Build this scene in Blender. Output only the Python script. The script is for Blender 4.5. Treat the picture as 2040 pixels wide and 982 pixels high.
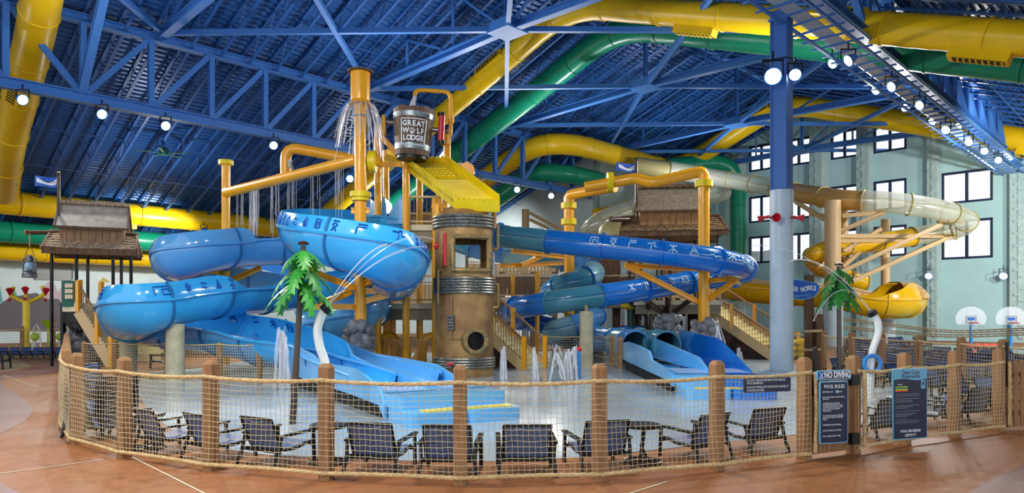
import bpy, math, random
from mathutils import Vector, Matrix
random.seed(7)
V = Vector
PI = math.pi
sc = bpy.context.scene
for o in list(bpy.data.objects):
    bpy.data.objects.remove(o)

# ------------------------------------------------------------------ camera
FOC, CAMH, HOR, CXP = 1400.0, 2.1, 626.0, 1020.0
cam = bpy.data.cameras.new('camera')
cam.sensor_width = 36.0
cam.lens = FOC / 2040.0 * 36.0
cam.shift_y = (HOR - 491.0) / 2040.0
cam.clip_end = 600
camo = bpy.data.objects.new('camera', cam)
sc.collection.objects.link(camo)
camo.location = (0, 0, CAMH)
camo.rotation_euler = (PI / 2, 0, 0)
sc.camera = camo

# ------------------------------------------------------------------ world, exposure
sc.view_settings.view_transform = 'Standard'
sc.view_settings.look = 'None'
sc.view_settings.gamma = 1.0
sc.view_settings.use_curve_mapping = False
sc.view_settings.exposure = 0.0
w = bpy.data.worlds.new('overcast_sky')
sc.world = w
w.use_nodes = True
bg = w.node_tree.nodes['Background']
bg.inputs[0].default_value = (0.86, 0.92, 1.0, 1)
bg.inputs[1].default_value = 1.7
sc.cycles.use_denoising = True
sc.cycles.max_bounces = 5
sc.cycles.diffuse_bounces = 3
sc.cycles.glossy_bounces = 2
sc.cycles.transmission_bounces = 3
sc.cycles.use_adaptive_sampling = True
sc.cycles.adaptive_threshold = 0.03
sc.cycles.transparent_max_bounces = 16
sc.cycles.caustics_reflective = False
sc.cycles.caustics_refractive = False
sc.cycles.sample_clamp_indirect = 4.0

# ------------------------------------------------------------------ building axes
AL = math.atan2(0.713, 0.701)
UA = V((math.cos(AL), math.sin(AL), 0))       # along the ridge
VA = V((math.sin(AL), -math.cos(AL), 0))      # across, towards the camera's right
RIDGE_V, RIDGE_Z, SLOPE = -25.0, 21.4, 0.365
def UV(u, v, z=0.0):
    p = UA * u + VA * v
    return V((p.x, p.y, z))
def zroof(v):
    return RIDGE_Z - SLOPE * abs(v - RIDGE_V)
def at(px, py, D):
    return V(((px - CXP) * D / FOC, D, CAMH + (HOR - py) * D / FOC))
def gnd(px, py, z=0.0):
    D = (CAMH - z) * FOC / (py - HOR)
    return V(((px - CXP) * D / FOC, D, z))
def ray_u(px, u):          # depth where the pixel column meets a wall u = const
    return u / (UA.x * (px - CXP) / FOC + UA.y)
def ray_v(px, v):
    return v / (VA.x * (px - CXP) / FOC + VA.y)
def roofpt(px, py, h):     # point h below the roof plane
    k = (px - CXP) / FOC
    m = (HOR - py) / FOC
    vv = VA.x * k + VA.y
    D = (RIDGE_Z - SLOPE * RIDGE_V * 1.0 * -1 * -1 - h - CAMH) / (m - SLOPE * vv) if False else None
    # left slope: z = RZ + S*(v - RV)
    Dl = (RIDGE_Z - SLOPE * RIDGE_V - h - CAMH) / (m - SLOPE * vv)
    Dr = (RIDGE_Z + SLOPE * RIDGE_V - h - CAMH) / (m + SLOPE * vv)
    D = Dl if vv * Dl <= RIDGE_V + 0.01 else Dr
    return V((k * D, D, CAMH + m * D))

# ------------------------------------------------------------------ materials
def s2l(c):
    return c / 12.92 if c <= 0.04045 else ((c + 0.055) / 1.055) ** 2.4
def rgb(r, g, b):
    return (s2l(r / 255), s2l(g / 255), s2l(b / 255), 1)
MATS = {}
def mat(name, col, rough=0.5, metal=0.0, spec=0.5, var=0.0, scale=6.0, col2=None, bump=0.0, bscale=30.0,
        stretch=None, coat=0.0, alpha=1.0, trans=0.0, emit=None, estr=0.0, ior=1.45, detail=4.0, rvar=0.0):
    if name in MATS:
        return MATS[name]
    m = bpy.data.materials.new(name)
    m.use_nodes = True
    nt = m.node_tree
    N, L = nt.nodes, nt.links
    b = N['Principled BSDF']
    c = rgb(*col)
    b.inputs['Base Color'].default_value = c
    b.inputs['Roughness'].default_value = rough
    b.inputs['Metallic'].default_value = metal
    b.inputs['Specular IOR Level'].default_value = spec
    b.inputs['IOR'].default_value = ior
    b.inputs['Coat Weight'].default_value = coat
    b.inputs['Coat Roughness'].default_value = 0.08
    b.inputs['Alpha'].default_value = alpha
    b.inputs['Transmission Weight'].default_value = trans
    if emit:
        b.inputs['Emission Color'].default_value = rgb(*emit)
        b.inputs['Emission Strength'].default_value = estr
    if var > 0 or col2 or bump > 0 or rvar > 0:
        tc = N.new('ShaderNodeTexCoord')
        mp = N.new('ShaderNodeMapping')
        L.new(tc.outputs['Object'], mp.inputs[0])
        if stretch:
            mp.inputs['Scale'].default_value = stretch
        nz = N.new('ShaderNodeTexNoise')
        nz.inputs['Scale'].default_value = scale
        nz.inputs['Detail'].default_value = detail
        L.new(mp.outputs[0], nz.inputs['Vector'])
        if var > 0 or col2:
            ramp = N.new('ShaderNodeValToRGB')
            if col2:
                a, d = c, rgb(*col2)
            else:
                a = tuple(min(1, x * (1 + var)) for x in c[:3]) + (1,)
                d = tuple(x * (1 - var) for x in c[:3]) + (1,)
            ramp.color_ramp.elements[0].position = 0.35
            ramp.color_ramp.elements[1].position = 0.65
            ramp.color_ramp.elements[0].color = d
            ramp.color_ramp.elements[1].color = a
            L.new(nz.outputs[0], ramp.inputs[0])
            L.new(ramp.outputs[0], b.inputs['Base Color'])
        if rvar > 0:
            mr = N.new('ShaderNodeMapRange')
            mr.inputs[1].default_value = 0.35; mr.inputs[2].default_value = 0.65
            mr.inputs[3].default_value = max(0, rough - rvar); mr.inputs[4].default_value = rough + rvar
            L.new(nz.outputs[0], mr.inputs[0])
            L.new(mr.outputs[0], b.inputs['Roughness'])
        if bump > 0:
            n2 = N.new('ShaderNodeTexNoise')
            n2.inputs['Scale'].default_value = bscale
            n2.inputs['Detail'].default_value = 3
            L.new(mp.outputs[0], n2.inputs['Vector'])
            bp = N.new('ShaderNodeBump')
            bp.inputs['Strength'].default_value = bump
            bp.inputs['Distance'].default_value = 0.02
            L.new(n2.outputs[0], bp.inputs['Height'])
            L.new(bp.outputs[0], b.inputs['Normal'])
    MATS[name] = m
    return m

mat('roof_deck', (36, 88, 152), 0.35, 0.1, var=0.12, scale=0.6)
mat('roof_steel', (44, 96, 168), 0.45)
mat('truss_blue', (66, 124, 200), 0.42)
mat('column_blue', (52, 100, 172), 0.42)
mat('column_grey', (178, 198, 212), 0.35, var=0.05, scale=2)
mat('wall_white', (222, 242, 246), 0.75, var=0.03, scale=1.2)
mat('wall_mint', (188, 232, 236), 0.75, var=0.04, scale=0.5)
mat('pilaster', (180, 208, 208), 0.75, var=0.08, scale=3)
mat('pilaster_side', (214, 242, 234), 0.75)
mat('duct_yellow', (238, 196, 20), 0.32, var=0.06, scale=1.0)
mat('duct_green', (22, 146, 112), 0.30, var=0.06, scale=1.0)
mat('duct_dark', (70, 58, 22), 0.6)
mat('window_frame', (28, 48, 84), 0.4)
mat('steel_yellow', (242, 170, 24), 0.30, var=0.05, scale=1.5, coat=0.3)
mat('steel_yellow_bright', (236, 208, 20), 0.35, var=0.05, scale=2)
mat('slide_blue', (60, 174, 238), 0.16, var=0.05, scale=0.8, coat=0.5)
mat('slide_blue_pale', (96, 172, 230), 0.16, var=0.05, scale=0.8, coat=0.5)
mat('slide_sky', (104, 190, 248), 0.2, var=0.04, scale=0.8, coat=0.4)
mat('slide_royal', (22, 116, 212), 0.16, var=0.05, scale=0.8, coat=0.5)
mat('slide_teal', (66, 134, 158), 0.2, var=0.05, scale=0.8, coat=0.4)
mat('slide_mid', (76, 140, 204), 0.2, var=0.05, scale=0.8, coat=0.4)
mat('slide_aqua', (136, 190, 206), 0.2, var=0.05, scale=0.8, coat=0.4)
mat('slide_seam', (44, 112, 168), 0.4)
mat('symbol_dark', (16, 90, 176), 0.4)
mat('symbol_light', (190, 226, 248), 0.4)
mat('bronze', (166, 132, 82), 0.36, 0.3, col2=(120, 86, 52), scale=1.6, bump=0.25, bscale=9, rvar=0.1)
mat('bronze_trim', (168, 132, 72), 0.4, 0.4, col2=(110, 110, 84), scale=8)
mat('dark_steel', (96, 96, 90), 0.35, 0.6, col2=(150, 150, 142), scale=12)
mat('red_paint', (190, 24, 40), 0.3, coat=0.4)
mat('wood_post', (166, 124, 82), 0.7, col2=(140, 102, 66), scale=5, stretch=(6, 6, 0.7), bump=0.2, bscale=10)
mat('wood_dark', (118, 88, 62), 0.75, col2=(84, 60, 42), scale=4, stretch=(5, 5, 0.6), bump=0.3, bscale=10)
mat('wood_tan', (172, 134, 92), 0.75, col2=(138, 100, 64), scale=4, stretch=(5, 5, 0.6), bump=0.2)
mat('wood_board', (164, 130, 94), 0.75, col2=(124, 94, 66), scale=4, stretch=(6, 6, 0.5), bump=0.3)
mat('wood_rail', (140, 116, 88), 0.75, col2=(116, 94, 72), scale=4, stretch=(5, 5, 0.6))
mat('shingle', (186, 166, 138), 0.85, col2=(134, 112, 88), scale=9, bump=0.4)
mat('shingle_dark', (142, 116, 82), 0.85, col2=(96, 74, 50), scale=9, bump=0.4)
mat('roof_cement', (186, 180, 166), 0.8, col2=(160, 152, 136), scale=3, bump=0.3, bscale=14)
mat('roof_cement_dark', (140, 132, 112), 0.8, col2=(116, 106, 88), scale=6, bump=0.3, bscale=14)
mat('concrete', (196, 190, 158), 0.7, col2=(168, 164, 138), scale=3, bump=0.2)
mat('rock', (150, 152, 156), 0.34, col2=(104, 106, 110), scale=3, bump=0.5, bscale=6)
mat('rock_dark', (90, 92, 98), 0.42, col2=(60, 62, 68), scale=3, bump=0.5, bscale=6)
mat('rope', (222, 196, 146), 0.8, col2=(190, 162, 112), scale=20)
mat('net', (204, 188, 150), 0.85)
mat('black_metal', (26, 28, 30), 0.4, 0.3)
mat('chair_frame', (34, 36, 38), 0.35, 0.4)
mat('sling', (82, 104, 142), 0.5, var=0.18, scale=120)
mat('sling_blue', (40, 66, 120), 0.6, var=0.2, scale=120)
mat('sign_navy', (20, 32, 64), 0.35, coat=0.2)
mat('sign_cyan', (108, 176, 208), 0.4)
mat('sign_white', (228, 236, 240), 0.5)
mat('flag_blue', (40, 96, 190), 0.7)
mat('palm_pole', (62, 46, 34), 0.3, 0.2, coat=0.3)
mat('leaf', (52, 146, 48), 0.4, var=0.1, scale=4)
mat('leaf_dark', (46, 128, 52), 0.45, var=0.15, scale=4)
mat('pipe_white', (236, 240, 236), 0.25, coat=0.4)
mat('beige_step', (250, 236, 178), 0.6, var=0.05)
mat('cream', (226, 216, 184), 0.6)
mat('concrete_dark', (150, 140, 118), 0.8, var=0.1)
mat('brick_dark', (70, 46, 36), 0.7, col2=(36, 26, 24), scale=2)
mat('slide_tan', (206, 160, 84), 0.3, coat=0.3)
mat('slide_yellow', (240, 190, 20), 0.22, coat=0.4)
mat('slide_orange', (200, 120, 40), 0.35)
mat('beam_tan', (214, 184, 136), 0.45)
mat('flange_tan', (176, 166, 110), 0.45)
mat('lantern_grey', (120, 124, 128), 0.4, 0.6, col2=(86, 88, 92), scale=8)
mat('lantern_glass', (150, 186, 214), 0.15, coat=0.6)
mat('bucket_wood', (124, 92, 62), 0.55, col2=(70, 52, 38), scale=4, stretch=(5, 5, 0.5), bump=0.4)
mat('bucket_band', (150, 162, 166), 0.35, 0.6, col2=(112, 126, 132), scale=6)
mat('grey_panel', (150, 154, 156), 0.5, 0.3)
mat('mural_grey', (112, 108, 116), 0.8)
mat('mural_pink', (206, 188, 196), 0.8)
mat('mural_teal', (112, 186, 180), 0.8)
mat('mural_yellow', (204, 190, 112), 0.8)
mat('lime', (172, 210, 24), 0.35)
mat('yellow_pipe', (244, 216, 28), 0.3, coat=0.3)
mat('pool_water', (120, 176, 190), 0.06, var=0.1, scale=1)
mat('tube_raft', (26, 110, 214), 0.25, coat=0.3)
mat('orange_red', (224, 84, 60), 0.5)
mat('hoop_blue', (60, 140, 214), 0.4)
mat('hill', (128, 134, 128), 0.9, col2=(96, 104, 96), scale=0.3)
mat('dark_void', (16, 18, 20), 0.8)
mat('teal_panel', (24, 92, 80), 0.5)

def m_glass(name, tint, fac_alpha, rough=0.05):
    m = bpy.data.materials.new(name); m.use_nodes = True
    nt = m.node_tree; N, L = nt.nodes, nt.links
    N.remove(N['Principled BSDF'])
    out = N['Material Output']
    tr = N.new('ShaderNodeBsdfTransparent'); tr.inputs[0].default_value = tint
    gl = N.new('ShaderNodeBsdfGlossy'); gl.inputs['Roughness'].default_value = rough
    df = N.new('ShaderNodeBsdfDiffuse'); df.inputs[0].default_value = tint
    mx0 = N.new('ShaderNodeMixShader'); mx0.inputs[0].default_value = 0.35
    L.new(df.outputs[0], mx0.inputs[1]); L.new(gl.outputs[0], mx0.inputs[2])
    mx = N.new('ShaderNodeMixShader'); mx.inputs[0].default_value = fac_alpha
    L.new(tr.outputs[0], mx.inputs[1]); L.new(mx0.outputs[0], mx.inputs[2])
    L.new(mx.outputs[0], out.inputs[0])
    MATS[name] = m
    return m
m_glass('pane_glass', (0.86, 0.87, 0.88, 1), 0.05)
m_glass('tube_clear', (0.96, 0.97, 0.84, 1), 0.46, 0.12)
m_glass('water_spray', (0.97, 0.98, 1.0, 1), 0.55, 0.1)
m_glass('water_mist', (0.97, 0.98, 1.0, 1), 0.2, 0.1)
m_glass('backboard', (0.95, 0.97, 1.0, 1), 0.35, 0.1)

def m_lens(name, col, strength):
    m = bpy.data.materials.new(name); m.use_nodes = True
    nt = m.node_tree; N, L = nt.nodes, nt.links
    N.remove(N['Principled BSDF'])
    e = N.new('ShaderNodeEmission'); e.inputs[0].default_value = col; e.inputs[1].default_value = strength
    L.new(e.outputs[0], N['Material Output'].inputs[0])
    m.cycles.emission_sampling = 'NONE'
    MATS[name] = m
m_lens('lamp_lens', (1.0, 0.97, 0.9, 1), 12.0)

def m_floor(name, c1, c2, c3, rough, rv, bump, sc1=0.35, sc2=3.0, spec=0.5):
    m = bpy.data.materials.new(name); m.use_nodes = True
    nt = m.node_tree; N, L = nt.nodes, nt.links
    b = N['Principled BSDF']
    tc = N.new('ShaderNodeTexCoord')
    n1 = N.new('ShaderNodeTexNoise'); n1.inputs['Scale'].default_value = sc1; n1.inputs['Detail'].default_value = 5
    n2 = N.new('ShaderNodeTexNoise'); n2.inputs['Scale'].default_value = sc2; n2.inputs['Detail'].default_value = 6
    n2.inputs['Distortion'].default_value = 1.5
    L.new(tc.outputs['Object'], n1.inputs['Vector']); L.new(tc.outputs['Object'], n2.inputs['Vector'])
    r1 = N.new('ShaderNodeValToRGB'); r1.color_ramp.elements[0].position = 0.38; r1.color_ramp.elements[1].position = 0.62
    r1.color_ramp.elements[0].color = rgb(*c1); r1.color_ramp.elements[1].color = rgb(*c2)
    L.new(n1.outputs[0], r1.inputs[0])
    r2 = N.new('ShaderNodeValToRGB'); r2.color_ramp.elements[0].position = 0.45; r2.color_ramp.elements[1].position = 0.7
    r2.color_ramp.elements[0].color = (0, 0, 0, 1); r2.color_ramp.elements[1].color = (0.55, 0.55, 0.55, 1)
    L.new(n2.outputs[0], r2.inputs[0])
    mx = N.new('ShaderNodeMix'); mx.data_type = 'RGBA'
    L.new(r2.outputs[0], mx.inputs[0]); L.new(r1.outputs[0], mx.inputs[6]); mx.inputs[7].default_value = rgb(*c3)
    L.new(mx.outputs[2], b.inputs['Base Color'])
    mr = N.new('ShaderNodeMapRange'); mr.inputs[1].default_value = 0.4; mr.inputs[2].default_value = 0.6
    mr.inputs[3].default_value = max(0.02, rough - rv); mr.inputs[4].default_value = rough + rv
    L.new(n1.outputs[0], mr.inputs[0]); L.new(mr.outputs[0], b.inputs['Roughness'])
    b.inputs['Specular IOR Level'].default_value = spec
    bp = N.new('ShaderNodeBump'); bp.inputs['Strength'].default_value = bump; bp.inputs['Distance'].default_value = 0.02
    L.new(n2.outputs[0], bp.inputs['Height']); L.new(bp.outputs[0], b.inputs['Normal'])
    MATS[name] = m
m_floor('terracotta', (148, 94, 54), (162, 108, 66), (128, 78, 42), 0.6, 0.1, 0.3, spec=0.3)
m_floor('purple_concrete', (118, 76, 68), (132, 88, 80), (104, 64, 58), 0.5, 0.1, 0.2)
m_floor('olive_concrete', (150, 128, 100), (164, 142, 112), (136, 114, 90), 0.5, 0.1, 0.2)
m_floor('wet_pad', (160, 178, 188), (176, 192, 200), (150, 170, 182), 0.19, 0.07, 0.05, 0.25, 1.2, spec=0.8)

# ------------------------------------------------------------------ mesh builder
BASE = {}
class MB:
    def __init__(s):
        s.v = []; s.f = []
    def add(s, vs, fs):
        n = len(s.v)
        s.v.extend([tuple(x) for x in vs])
        s.f.extend([tuple(i + n for i in f) for f in fs])
        return s
    def box(s, c, size, rz=0.0, M=None):
        hx, hy, hz = size[0] / 2, size[1] / 2, size[2] / 2
        R = M if M else Matrix.Rotation(rz, 3, 'Z')
        c = V(c)
        vs = [c + R @ V((x, y, z)) for z in (-hz, hz) for y in (-hy, hy) for x in (-hx, hx)]
        fs = [(0, 2, 3, 1), (4, 5, 7, 6), (0, 1, 5, 4), (2, 6, 7, 3), (0, 4, 6, 2), (1, 3, 7, 5)]
        return s.add(vs, fs)
    def beam(s, p, q, w, h, up=(0, 0, 1)):
        p, q = V(p), V(q)
        d = (q - p)
        if d.length < 1e-6: return s
        d.normalize()
        up = V(up)
        if abs(d.dot(up)) > 0.97: up = V((0.3, 1, 0)).normalized() if abs(d.z) > 0.9 else V((0, 0, 1))
        x = d.cross(up).normalized(); z = x.cross(d)
        vs = []
        for e in (p, q):
            for a, b in ((-1, -1), (1, -1), (1, 1), (-1, 1)):
                vs.append(e + x * (a * w / 2) + z * (b * h / 2))
        fs = [(3, 2, 1, 0), (4, 5, 6, 7), (0, 1, 5, 4), (1, 2, 6, 5), (2, 3, 7, 6), (3, 0, 4, 7)]
        return s.add(vs, fs)
    def rod(s, p, q, w, n):
        p, q = V(p), V(q)
        for k in range(n): s.beam(p.lerp(q, k / n), p.lerp(q, (k + 1) / n), w, w)
        return s
    def ibeam(s, p, q, w, h, t=0.03, up=(0, 0, 1)):
        p, q = V(p), V(q); d = (q - p).normalized(); up = V(up)
        if abs(d.dot(up)) > 0.97: up = VA if abs(d.dot(VA)) < 0.9 else UA
        x = d.cross(up).normalized(); z = x.cross(d)
        n = max(1, int((q - p).length / 3))
        for k in range(n):
            e, f = p.lerp(q, k / n), p.lerp(q, (k + 1) / n)
            s.beam(e + z * (h / 2 - t / 2), f + z * (h / 2 - t / 2), w, t, up)
            s.beam(e - z * (h / 2 - t / 2), f - z * (h / 2 - t / 2), w, t, up)
            s.beam(e, f, t, h - 2 * t, up)
        return s
    def tube(s, pts, r, n=10, caps=True, closed=False, flat=None):
        pts = [V(p) for p in pts]
        m = len(pts)
        rs = r if isinstance(r, (list, tuple)) else [r] * m
        T = []
        for i in range(m):
            if closed: t = pts[(i + 1) % m] - pts[i - 1]
            else: t = pts[min(i + 1, m - 1)] - pts[max(i - 1, 0)]
            T.append(t.normalized())
        ref = V((0, 0, 1)) if abs(T[0].z) < 0.9 else V((1, 0, 0))
        nrm = (ref - T[0] * ref.dot(T[0])).normalized()
        vs = []
        for i in range(m):
            if i:
                nrm = nrm - T[i] * nrm.dot(T[i])
                if nrm.length < 1e-5: nrm = T[i].orthogonal()
                nrm.normalize()
            b = T[i].cross(nrm)
            for k in range(n):
                a = 2 * PI * k / n
                vs.append(pts[i] + (nrm * math.cos(a) + b * math.sin(a)) * rs[i])
        fs = []
        for i in range(m if closed else m - 1):
            j = (i + 1) % m
            for k in range(n):
                k2 = (k + 1) % n
                fs.append((i * n + k, i * n + k2, j * n + k2, j * n + k))
        if caps and not closed:
            fs.append(tuple(range(n - 1, -1, -1)))
            fs.append(tuple((m - 1) * n + k for k in range(n)))
        return s.add(vs, fs)
    def lathe(s, prof, n=24, loc=(0, 0, 0), R=None, a0=0.0, a1=2 * PI):
        loc = V(loc); full = abs(a1 - a0 - 2 * PI) < 1e-6
        cols = n if full else n + 1
        vs = []
        for (r, z) in prof:
            for k in range(cols):
                a = a0 + (a1 - a0) * k / n
                p = V((r * math.cos(a), r * math.sin(a), z))
                if R: p = R @ p
                vs.append(loc + p)
        fs = []
        for i in range(len(prof) - 1):
            for k in range(n):
                k2 = (k + 1) % cols
                fs.append((i * cols + k, i * cols + k2, (i + 1) * cols + k2, (i + 1) * cols + k))
        if full:
            if prof[0][0] > 1e-4: fs.append(tuple(range(n - 1, -1, -1)))
            if prof[-1][0] > 1e-4: fs.append(tuple((len(prof) - 1) * cols + k for k in range(n)))
        return s.add(vs, fs)
    def prism(s, poly, depth, M=None, loc=(0, 0, 0)):
        # poly in local x,y ; extruded along local z from 0 to depth
        loc = V(loc); n = len(poly)
        vs = []
        for z in (0, depth):
            for (x, y) in poly:
                p = V((x, y, z))
                if M: p = M @ p
                vs.append(loc + p)
        fs = [tuple(range(n - 1, -1, -1)), tuple(range(n, 2 * n))]
        for i in range(n):
            j = (i + 1) % n
            fs.append((i, j, n + j, n + i))
        return s.add(vs, fs)
    def quad(s, a, b, c, d):
        return s.add([a, b, c, d], [(0, 1, 2, 3)])
    def blob(s, c, rad, seed=0, nu=9, nv=7, amp=0.12):
        rnd = random.Random(seed); c = V(c)
        ph = [rnd.uniform(0, 6.28) for _ in range(6)]
        vs = [c + V((0, 0, -rad[2]))]
        for i in range(1, nv):
            t = PI * i / nv
            for k in range(nu):
                a = 2 * PI * k / nu
                q = 1 + amp * (math.sin(2 * a + ph[0] + 2 * t) + math.sin(3 * a + ph[1]) * 0.6 + math.sin(3 * t + ph[2]) * 0.7)
                vs.append(c + V((rad[0] * math.sin(t) * math.cos(a) * q, rad[1] * math.sin(t) * math.sin(a) * q, -rad[2] * math.cos(t) * q)))
        vs.append(c + V((0, 0, rad[2])))
        fs = [(0, 1 + (k + 1) % nu, 1 + k) for k in range(nu)]
        for i in range(nv - 2):
            for k in range(nu):
                k2 = (k + 1) % nu
                fs.append((1 + i * nu + k, 1 + i * nu + k2, 1 + (i + 1) * nu + k2, 1 + (i + 1) * nu + k))
        last = len(vs) - 1; o = 1 + (nv - 2) * nu
        fs += [(last, o + k, o + (k + 1) % nu) for k in range(nu)]
        return s.add(vs, fs)
    def mesh(s, name, m, off=None, smooth=True, ang=40):
        me = bpy.data.meshes.new(name)
        if off is not None:
            me.from_pydata([(x[0] - off[0], x[1] - off[1], x[2] - off[2]) for x in s.v], [], s.f)
        else:
            me.from_pydata(s.v, [], s.f)
        me.materials.append(MATS[m])
        if smooth:
            me.polygons.foreach_set('use_smooth', [True] * len(me.polygons))
            me.set_sharp_from_angle(angle=math.radians(ang))
        me.update()
        return me
    def build(s, name, m, parent=None, smooth=True, ang=40, kind=None, label=None):
        off = BASE.get(parent.name) if parent else None
        o = bpy.data.objects.new(name, s.mesh(name, m, off, smooth, ang))
        sc.collection.objects.link(o)
        if parent:
            o.parent = parent
            if off is not None: BASE[o.name] = off
        if kind: o['kind'] = kind
        if label: o['label'] = label
        return o
def tag(o, label, cat, group=None, kind=None):
    o['label'] = label; o['category'] = cat
    if group: o['group'] = group
    if kind: o['kind'] = kind
    return o
def thing(name, label, cat, loc=(0, 0, 0), group=None):
    o = bpy.data.objects.new(name, None)
    sc.collection.objects.link(o)
    o.empty_display_size = 0.2
    o.location = loc
    BASE[o.name] = V(loc)
    return tag(o, label, cat, group)
def struct(o):
    o['kind'] = 'structure'
    return o
def copy_tree(o, parent=None):
    c = o.copy(); sc.collection.objects.link(c); c.parent = parent
    for ch in list(o.children):
        copy_tree(ch, c)
    return c
def inst(me, name, parent=None, loc=(0, 0, 0), M=None):
    o = bpy.data.objects.new(name, me)
    sc.collection.objects.link(o)
    if parent: o.parent = parent
    if M is not None: o.matrix_local = M
    else: o.location = loc
    return o
def crom(P, n):
    """Catmull-Rom through the rows of P (tuples of floats), n samples per span."""
    out = []
    m = len(P)
    for i in range(m - 1):
        p0 = P[i - 1] if i else [2 * a - b for a, b in zip(P[0], P[1])]
        p1, p2 = P[i], P[i + 1]
        p3 = P[i + 2] if i + 2 < m else [2 * a - b for a, b in zip(P[-1], P[-2])]
        for k in range(n):
            t = k / n
            out.append([0.5 * (2 * b + (c - a) * t + (2 * a - 5 * b + 4 * c - d) * t * t + (3 * b - a - 3 * c + d) * t ** 3)
                        for a, b, c, d in zip(p0, p1, p2, p3)])
    out.append(list(P[-1]))
    return out
def text(name, body, size, m, M, parent, align='CENTER', ext=0.004, offset=0.0, xs=1.0):
    cu = bpy.data.curves.new(name, 'FONT')
    cu.body = body; cu.size = size; cu.extrude = ext; cu.offset = offset
    cu.align_x = align; cu.align_y = 'CENTER'; cu.resolution_u = 2
    cu.materials.append(MATS[m])
    o = bpy.data.objects.new(name, cu)
    sc.collection.objects.link(o)
    o.parent = parent
    off = BASE.get(parent.name)
    MM = M.copy()
    if off is not None: MM.translation = MM.translation - off
    if xs != 1.0: MM = MM @ Matrix.Diagonal((xs, 1, 1, 1))
    o.matrix_local = MM
    return o
def facing(loc, xdir, updir=(0, 0, 1)):
    x = V(xdir).normalized(); z = V(updir); z = (z - x * z.dot(x)).normalized()
    n = x.cross(z)     # local z (towards viewer when x runs right)
    M = Matrix((x, z, n)).transposed().to_4x4()
    M.translation = V(loc)
    return M

# ================================================================== lamps
LENS = MB().lathe([(0.0, 0.0), (0.19, 0.0), (0.21, 0.03), (0.0, 0.035)], 16).mesh('lens', 'lamp_lens')
HOUS = MB().lathe([(0.0, 0.34), (0.12, 0.34), (0.17, 0.2), (0.25, -0.01), (0.23, -0.02), (0.22, 0.02)], 16).mesh('housing', 'truss_blue')
YOKE = MB().beam((-.28, 0, .05), (-.28, 0, .45), .04, .05).beam((.28, 0, .05), (.28, 0, .45), .04, .05).beam((-.3, 0, .45), (.3, 0, .45), .05, .04).beam((0, 0, .45), (0, 0, .7), .05, .05).mesh('bracket', 'black_metal', smooth=False)
NL = 0
def flood(pos, aim, label, group, power, spot=True, size=1.0, angle=125):
    global NL
    pos, aim = V(pos), V(aim)
    t = thing('flood_light', label, 'flood light', pos, group)
    d = (aim - pos).normalized()
    q = (-d).to_track_quat('Z', 'Y')
    M = q.to_matrix().to_4x4() @ Matrix.Scale(size, 4)
    inst(HOUS, 'housing', t, M=M)
    inst(LENS, 'lens', t, M=q.to_matrix().to_4x4() @ Matrix.Translation((0, 0, -.035 * size)) @ Matrix.Scale(size, 4))
    inst(YOKE, 'bracket', t, M=Matrix.Scale(size, 4))
    if power > 0:
        li = bpy.data.lights.new('lamp', 'SPOT')
        li.energy = power; li.spot_size = math.radians(angle); li.spot_blend = 0.7
        li.shadow_soft_size = 0.3; li.color = (1.0, 0.96, 0.9)
        lo = bpy.data.objects.new('lamp', li); sc.collection.objects.link(lo)
        lo.parent = t
        lo.matrix_local = q.to_matrix().to_4x4() @ Matrix.Translation((0, 0, -.45 * size))
    return t

# ================================================================== structure
# ---- floor
fl = MB(); fl.quad((-90, -6, 0), (90, -6, 0), (90, 130, 0), (-90, 130, 0))
struct(fl.build('floor', 'terracotta', smooth=False))
def inlay(name, poly, m, z=0.004, px=True):
    pts = [gnd(x, y) for x, y in poly] if px else [V((x, y, 0)) for x, y in poly]
    C = crom([(p.x, p.y) for p in pts] + [(pts[0].x, pts[0].y)], 6)[:-1]
    b = MB(); n = len(C)
    b.add([(x, y, z) for x, y in C], [tuple(range(n))])
    o = b.build(name, m, smooth=False)
    if o.data.polygons[0].normal.z < 0: o.data.flip_normals()
    return struct(o)
PAD = [(262, 757), (285, 802), (335, 852), (420, 887), (520, 905), (640, 912), (760, 917), (900, 920), (1050, 918), (1209, 906), (1330, 894), (1450, 880), (1589, 866),
       (1720, 850), (1840, 828), (1915, 800), (1880, 783), (1800, 768), (1720, 758), (1640, 746), (1590, 728), (1540, 716), (1440, 707), (1300, 702), (1100, 700), (900, 702), (700, 706), (520, 716), (400, 733), (300, 742)]
inlay('floor_splash_pad', PAD, 'wet_pad', 0.006)
inlay('floor_purple_band', [(0, 742), (40, 738), (66, 732), (50, 722), (22, 712), (66, 702), (118, 697), (124, 720), (122, 738), (74, 748), (30, 752), (0, 752)], 'purple_concrete')
inlay('floor_olive_patch', [(-60, 705), (0, 703), (22, 708), (50, 722), (64, 731), (0, 741), (-60, 745)], 'olive_concrete', 0.003)
inlay('floor_purple_lobe', [(-80, 748), (0, 750), (6, 768), (40, 790), (63, 812), (56, 834), (0, 864), (-90, 900), (-140, 820)], 'purple_concrete', 0.005)
inlay('floor_purple_corner', [(-60, 930), (0, 961), (24, 975), (40, 985), (30, 1030), (-60, 1060)], 'purple_concrete')
inlay('floor_purple_edge', [(1880, 1010), (1925, 985), (1970, 958), (2040, 926), (2140, 880), (2200, 960), (2100, 1050)], 'purple_concrete')
jt = MB()
for a, b in (((263, 911), (410, 985)), ((0, 944), (60, 936)), ((60, 936), (206, 916)), ((6, 748), (86, 775)), ((1250, 985), (1330, 960))):
    p, q = gnd(*a), gnd(*b)
    d = (q - p).normalized(); n = V((-d.y, d.x, 0)) * 0.012
    jt.quad(p - n + V((0, 0, .007)), q - n + V((0, 0, .007)), q + n + V((0, 0, .007)), p + n + V((0, 0, .007)))
struct(jt.build('floor_joint', 'cream', smooth=False))

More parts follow.
